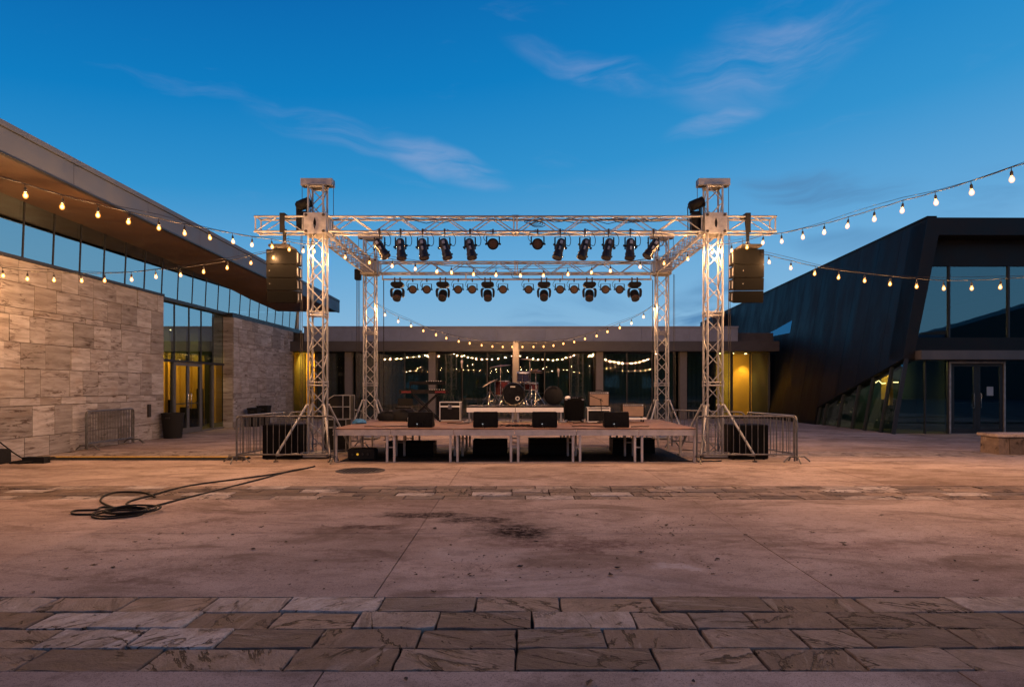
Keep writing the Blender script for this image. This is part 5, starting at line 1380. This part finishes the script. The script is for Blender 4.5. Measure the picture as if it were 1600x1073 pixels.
# ---- crowd barricades
def proto_barricade(W=2.06, H=.97):
    t = thing('barricade', 'x', 'barricade', (0, 0, 0), 0, 'steel crowd barricades')
    r = .10; zb = .17
    P = [(-W/2, 0, zb-.14)]
    P += [(-W/2, 0, H-r)]+[(-W/2+r-r*math.cos(a*rad(22.5)), 0, H-r+r*math.sin(a*rad(22.5))) for a in range(1, 5)]
    P += [(W/2-r+r*math.sin(a*rad(22.5)), 0, H-r+r*math.cos(a*rad(22.5))) for a in range(0, 5)]+[(W/2, 0, zb-.14)]
    MB().tube(P, .0195, 8).build('frame', M['galv'], t)
    MB().tube([(-W/2, 0, zb), (W/2, 0, zb)], .0165, 8).build('lower_rail', M['galv'], t)
    bm_ = MB().tube([(0, 0, zb), (0, 0, H)], .0085, 5).mesh('bar', M['galv'])
    nb = 15
    for k in range(1, nb+1): link('bar', bm_, t, (-W/2+W*k/(nb+1), 0, 0))
    for s in (-1, 1):
        MB().tube([(s*W/2, -.30, .012), (s*W/2, -.17, .12), (s*W/2, .17, .12), (s*W/2, .30, .012)], .016, 6).build('foot', M['galv'], t)
        MB().tube([(s*W/2+.012*s, 0, H-.2), (s*(W/2+.04), 0, H-.22), (s*(W/2+.04), 0, H-.28)], .008, 5).build('hook', M['galv'], t)
    return t
bp = proto_barricade()
def set_b(o, a, b, lab, tilt=0.):
    a, b = Vector((*a, 0)), Vector((*b, 0)); d = b-a
    o.location = (a+b)/2
    o.rotation_euler = (tilt, 0, math.atan2(d.y, d.x)); o['label'] = lab
    return o
set_b(bp, (-5.83, 14.30), (-3.81, 14.26), 'steel barricade facing the viewer in front of the left tower')
set_b(dup(bp), (-5.86, 14.36), (-5.52, 16.35), 'steel barricade running back from the left front barricade')
set_b(dup(bp), (-5.46, 16.42), (-4.05, 17.95), 'steel barricade slanting inward behind the left subwoofer')
set_b(dup(bp), (3.76, 14.26), (5.86, 14.30), 'steel barricade facing the viewer in front of the right tower')
set_b(dup(bp), (5.90, 14.36), (5.56, 16.35), 'steel barricade running back from the right front barricade')
set_b(dup(bp), (5.50, 16.42), (4.10, 17.95), 'steel barricade slanting inward behind the right subwoofer')
set_b(dup(bp), (-10.62, 16.95), (-10.62, 18.95), 'outer steel barricade parked against the travertine wall', 0.0)
set_b(dup(bp), (-10.74, 17.08), (-10.74, 19.08), 'inner steel barricade parked closest to the travertine wall', 0.0)
MBR = [o for o in bpy.data.objects if o.get('label', '').startswith(('outer steel', 'inner steel'))]
for o in MBR: o['group'] = 'barricades parked along the travertine wall'

# ---- litter bins
def bin_(x, y, r0, r1, h, lab, square=False):
    t = thing('litter_bin', lab, 'litter bin', (x, y, 0), 0, 'black litter bins')
    n_ = 4 if square else 20
    m = Matrix.Translation((x, y, 0)) @ Matrix.Rotation(rad(45) if square else 0, 4, 'Z')
    k = 1.35 if square else 1
    MB().lathe([(0, 0.005), (r0*k, .005), (r1*k, h*.93), (r1*k*1.05, h*.935), (r1*k*1.06, h), (r1*k*.97, h), (r1*k*.9, h*.5), (0, h*.45)], n_, m).build('body', M['rubber'], t, .008 if square else 0)
    MB().box(x-.07, x+.07, y-r1-.02, y-r1*.96, h*.78, h*.84).build('handle', M['iron'], t, .004)
bin_(-10.55, 21.0, .26, .32, .78, 'large tapered black litter bin beside the glass entrance')
bin_(-10.35, 27.0, .18, .21, .74, 'small black bin against the second stone wall, nearer one', True)
bin_(-10.33, 28.0, .19, .23, .80, 'small black bin against the second stone wall, farther one', True)

# ---- cable ramp, coil and box on the left
rp = thing('cable_ramp', 'long low cable ramp with yellow lid and black sides from the wall to the barricades', 'cable ramp', (-8.2, 14.9, 0))
for k in range(5):
    a, b = -10.55+k*.94, -10.55+(k+1)*.94-.01
    o = MB().prism([(a, 14.72, 0), (a, 14.84, .05), (a, 15.0, .05), (a, 15.12, 0)], (b-a, 0, 0)).build('ramp_segment', M['rubber'], rp, smooth=False)
    MB().box(a+.01, b-.01, 14.835, 15.005, .0505, .060).build('lid', M['yellow'], o, smooth=False)
bk = thing('stage_box', 'black stage box standing against the travertine wall at left edge', 'stage box', (-10.75, 14.1, 0))
MB().box(-10.86, -10.52, 13.9, 14.25, .0, .30).build('case_body', M['rubber'], bk, .02)
MB().tube([(-10.75, 13.88, .26), (-10.72, 13.85, .30), (-10.64, 13.85, .30), (-10.61, 13.88, .26)], .012, 6).build('handle', M['iron'], bk)
cp = MB()
for k in range(6):
    c0 = Vector((-10.25+.07*k, 14.15+.04*k, .02+.012*k))
    cp.tube([c0+Vector((.22*math.cos(a*.5+k), .16*math.sin(a*.5+k), .01*(a % 2))) for a in range(13)], .016, 5)
cp.tube([(-10.87, 14.1, .75), (-10.86, 14.15, .62), (-10.75, 14.2, .45), (-10.5, 14.25, .22), (-10.2, 14.2, .06)], .014, 6)
cp.box(-10.2, -9.75, 14.1, 14.3, .0, .13)
tag(cp.build('cable_heap', M['rubber']), 'heap of black cables beside the stage box on the left', 'cables')
coil = MB()
G = lambda pts, z=.013: [gnd(px, py, z) for px, py in pts]
coil.tube(smooth_path(G([(492, 728), (470, 733), (430, 740), (372, 748), (310, 756), (270, 764), (238, 773), (205, 782), (198, 788), (212, 791), (190, 795), (168, 789), (157, 782), (163, 774), (180, 769), (205, 768), (228, 770), (242, 776)])), .014, 6)
coil.tube(smooth_path(G([(480, 731), (455, 735), (415, 746), (372, 757), (330, 768), (288, 778), (250, 788), (215, 795), (190, 793), (160, 792), (150, 796), (120, 797), (112, 800), (118, 803), (150, 803)])), .014, 6)
cc = gnd(195, 803)
for k in range(5):
    r0 = .27+.08*RND.uniform(-1, 1)
    o_ = Vector((RND.uniform(-.08, .08), RND.uniform(-.08, .08), .014+.012*k))
    coil.tube([cc+o_+Vector((r0*math.cos(a*math.pi/12), r0*.95*math.sin(a*math.pi/12), .004*math.sin(a))) for a in range(24)], .012, 6, True)
tag(coil.build('cable_coil', M['rubber']), 'black cable lying in a loose coil on the open paving', 'cable')
mh = thing('manhole_cover', 'round dark iron cover in the paving before the left barricade', 'manhole cover', gnd(563, 735))
mc = gnd(563, 735)
MB().lathe([(0, .004), (.40, .004), (.405, -.02)], 32, Matrix.Translation(mc)).build('cover', M['iron'], mh)
MB().lathe([(.41, -.02), (.41, .006), (.46, .006), (.465, -.02)], 32, Matrix.Translation(mc), False).build('ring', M['iron'], mh)
kn = MB()
for i in range(-5, 6):
    for j in range(-5, 6):
        if i*i+j*j < 26: kn.box(mc.x+i*.068-.02, mc.x+i*.068+.02, mc.y+j*.068-.012, mc.y+j*.068+.012, .004, .009)
tag(kn.build('tread_stud', M['iron'], mh, smooth=False), kind='stuff')

# ---- dry leaves and crumbs
lf = MB()
def leaf(p, s):
    a = RND.uniform(0, 6.28); n_ = 6
    pts = []
    for k in range(n_):
        an = 2*math.pi*k/n_
        rr = s*(1 if k % 3 == 0 else .5)*RND.uniform(.7, 1.2)
        pts.append((p.x+rr*math.cos(an+a), p.y+rr*math.sin(an+a), .005+RND.uniform(0, s*.38)))
    lf.add(pts+[(p.x, p.y, .005)], [(k, (k+1) % n_, n_) for k in range(n_)])
for px, py in ((285, 834), (211, 847), (233, 843), (248, 835), (323, 816), (341, 841), (363, 836), (396, 858), (447, 847), (494, 876), (176, 887), (148, 883), (103, 889), (52, 926), (414, 802), (408, 824), (505, 822), (679, 826), (704, 852), (735, 900), (680, 925), (733, 898), (876, 803), (902, 805), (932, 803), (953, 805), (1032, 823), (1041, 821), (1048, 833), (1052, 837), (1083, 821), (1064, 852), (1002, 863), (965, 873), (1121, 874), (1114, 897), (1320, 852), (1317, 849), (1377, 805), (1492, 877), (1525, 907), (1401, 925), (1269, 832), (1165, 836), (1195, 850), (964, 888), (954, 899), (1107, 886), (1173, 805), (1298, 899), (838, 847), (813, 886), (650, 898), (1290, 1017), (1588, 860), (676, 925), (1083, 1066), (920, 1068), (634, 1062)):
    leaf(gnd(px, py), RND.uniform(.018, .045))
for _ in range(90):
    leaf(gnd(RND.gauss(1040, 38), RND.gauss(828, 13)), RND.uniform(.006, .02))
for _ in range(60):
    leaf(gnd(RND.gauss(900, 70), RND.gauss(880, 25)), RND.uniform(.005, .016))
for _ in range(420):
    leaf(Vector((RND.uniform(-7, 7), RND.uniform(4.2, 13.5), 0)), RND.uniform(.004, .013))
for _ in range(40):
    leaf(gnd(RND.gauss(735, 20), RND.gauss(895, 14)), RND.uniform(.004, .012))
for _ in range(240):
    leaf(gnd(RND.uniform(60, 1560), RND.triangular(775, 930, 880)), RND.uniform(.008, .019))
tag(lf.build('dry_leaves', M['leaf'], smooth=False), 'dry dark leaves and crumbs scattered over the paving', 'leaves', kind='stuff')

# ================================================================== festoon strings
SOCK = MB().lathe([(.004, 0), (.006, -.045), (.014, -.05), (.019, -.065), (.019, -.105), (.015, -.112)], 8).mesh('socket', M['rubber'])
ENV = MB().lathe([(.014, -.110), (.022, -.126), (.031, -.145), (.034, -.162), (.030, -.182), (.018, -.197), (0, -.203)], 10).mesh('bulb', M['bulb_glass'])
CORE = MB().lathe([(0, -.126), (.012, -.136), (.022, -.156), (.020, -.172), (.011, -.184), (0, -.188)], 8).mesh('filament', M['filament'])
LAMP = bpy.data.lights.new('bulb_lamp', 'POINT')
LAMP.energy, LAMP.color, LAMP.shadow_soft_size = BULB, WARM, .02
LAMP2 = LAMP.copy(); LAMP2.energy = BULB*.72
LAMP_FAR = LAMP.copy(); LAMP_FAR.energy = BULB*.16
def catenary(a, b, n, sag):
    return [a.lerp(b, i/n)-Z*(4*sag*(i/n)*(1-i/n)) for i in range(n+1)]
def festoon(label, anchors, bulbs, twin=.03, group='festoon strings over the plaza', far=False):
    t = thing('festoon_string', label, 'string lights', anchors[0], 0, group)
    tops = [p+Z*.175 for p in bulbs]
    pts = [anchors[0]]+tops+[anchors[1]]
    P = []
    for a, b in zip(pts, pts[1:]):
        L = (b-a).length
        for k in range(3):
            P.append(a.lerp(b, k/3)-Z*(.035*L*4*(k/3)*(1-k/3)*.4))
    P.append(pts[-1])
    MB().tube(P, .0075, 5).build('cable', M['rubber'], t)
    Q = [anchors[0]+Z*.05]+[p+Z*(twin+.03*math.sin(i*.9)) for i, p in enumerate(tops)]+[anchors[1]+Z*.05]
    MB().tube(Q, .004, 4).build('support_wire', M['iron'], t)
    inv = wm(t).inverted()
    for p in tops:
        s = link('socket', SOCK, t, inv @ p, (rad(RND.uniform(-6, 6)), rad(RND.uniform(-6, 6)), 0))
        link('bulb', ENV, s); link('filament', CORE, s); link('bulb_lamp', LAMP_FAR if far else LAMP if RND.random() > .3 else LAMP2, s, (0, 0, -.158))
    return t
def strung(pix, px0, y0, px1, y1):
    out = []
    for px, py in pix:
        k = (px-px0)/(px1-px0)
        d = 1/(1/y0+(1/y1-1/y0)*k)
        out.append(at(px, py, d))
    return out
S1 = [(39, 308), (98.5, 325), (153, 338), (203, 349), (248, 358), (288, 366), (326, 373), (363, 379), (394, 384), (424, 387), (452, 391), (475, 394), (491, 394)]
b = strung(S1, 490, 14.95, 39, 9.0)
d0 = (b[0]-b[3])/3
ext = [b[0]+d0*1.05*k+Z*(.012*k*k) for k in range(5, 0, -1)]
festoon('festoon string from the left tower out toward the viewer before the long roof', (ext[0]+d0+Z*.3, Vector((-4.3, 15.02, 4.72))), ext+b)
S2 = [(4, 432), (43, 437), (84, 439), (126, 440), (164, 440), (205, 438), (243, 434), (281.5, 431), (318, 426), (356, 420), (392, 412), (428, 404)]
festoon('festoon string from the left speaker array across to the travertine wall', (Vector((-10.88, 14.35, 4.2)), Vector((-4.95, 14.9, 4.78))), strung(S2, 450, 14.95, 4, 13.65))
S3 = [(1113, 396), (1126, 394), (1143, 393), (1168, 388), (1193, 380.5), (1221, 378.5), (1254, 372), (1288, 365), (1326, 355), (1366, 344), (1411, 331), (1461, 319), (1517, 303), (1580, 283)]
b = strung(S3, 1130, 14.95, 1580, 8.7)
d0 = (b[-1]-b[-4])/3
ext = [b[-1]+d0*1.05*k+Z*(.012*k*k) for k in range(1, 6)]
festoon('festoon string from the right tower rising toward the viewer against the sky', (Vector((4.3, 15.02, 4.72)), ext[-1]+d0+Z*.3), b+ext)
S4 = [(1161, 404), (1201, 411), (1236, 420), (1274, 429), (1311, 435), (1351, 440), (1391, 445), (1432, 449), (1474, 452), (1518, 452), (1564, 450)]
b = strung(S4, 1190, 14.95, 1564, 12.7)
d0 = (b[-1]-b[-3])/2
ext = [b[-1]+d0*k+Z*(.02*k*k) for k in range(1, 9)]
festoon('lower festoon string from the right speaker array across the black building', (Vector((4.95, 14.9, 4.78)), ext[-1]+d0+Z*.1), b+ext)
S5 = [(602, 493), (622.5, 503), (642, 510), (661, 517.5), (680.6, 524), (698, 529), (717, 534), (734.4, 537), (752, 540), (769, 542), (785, 542.5), (800.5, 542.5)]
festoon('festoon string from the rear left tower swagged toward the middle post', (Vector((-4.2, 20.4, 3.85)), Vector((-.03, 29.9, 3.55))), [at(588, 483, 20.45)]+strung(S5, 592, 20.6, 806, 29.6))
S5b = [(817, 542.5), (833, 542.5), (849, 542), (865, 540.6), (881, 537.5), (897, 535), (914.6, 530), (932, 525.6), (949.6, 519), (968.4, 513), (987, 506), (1006, 496)]
festoon('festoon string from the rear right tower swagged toward the middle post', (Vector((.03, 29.9, 3.55)), Vector((4.2, 20.4, 3.85))), strung(S5b, 806, 29.6, 1020, 20.6)+[at(1023, 484, 20.45)])
S6 = [(540, 403.5), (577, 411.5), (613.8, 417), (649, 421.5), (683, 425.6), (705, 427.5), (740, 430), (775, 431), (813, 432), (850, 431.5), (887, 430), (925, 427), (954, 425), (1001, 418), (1037, 413), (1074, 406)]
festoon('festoon string swagged between the two front towers under the spotlights', (Vector((-4.2, 15.3, 4.7)), Vector((4.2, 15.3, 4.7))), [at(px, py, 15.62) for px, py in S6])
post = thing('festoon_post', 'slim square post holding the festoon strings behind the drums', 'post', (0, 30.05, 0))
MB().box(-.13, .13, 29.95, 30.2, 0, 3.58).build('shaft', M['column'], post, .01)
MB().box(-.16, .16, 29.92, 30.23, 0, .03).build('base_plate', M['iron'], post)
MB().tube([(0, 29.95, 3.5), (0, 29.9, 3.55)], .02, 6).build('hook', M['iron'], post)
# strings on the far side of the plaza, seen mirrored in the glass
MAST = [Vector((x, y, 0)) for x, y in ((-19, -24), (-5, -27), (9, -24), (22, -27), (-12, -33), (4, -34), (17, -33))]
mast = []
for p in MAST:
    m_ = thing('festoon_mast', 'slim dark mast holding the festoon strings behind the viewer', 'mast', p, 0, 'masts behind the viewer')
    MB().tube([p, p+Z*4.9], .04, 8).build('shaft', M['iron'], m_); mast.append(p+Z*4.85)
for i, (a, b_) in enumerate(((0, 1), (1, 2), (2, 3), (4, 5), (5, 6), (0, 4))):
    A, B = mast[a], mast[b_]
    n_ = max(6, int((B-A).length/.75))
    festoon('festoon string between masts behind the viewer', (A, B), [p-Z*.18 for p in catenary(A, B, n_, 1.0)[1:-1]], group='festoon strings behind the viewer', far=True)
# the far ends of the near strings
for p, lab in ((Vector((-7.9, 3.6, 0)), 'slim dark mast left of the viewer holding a festoon string'),):
    pass
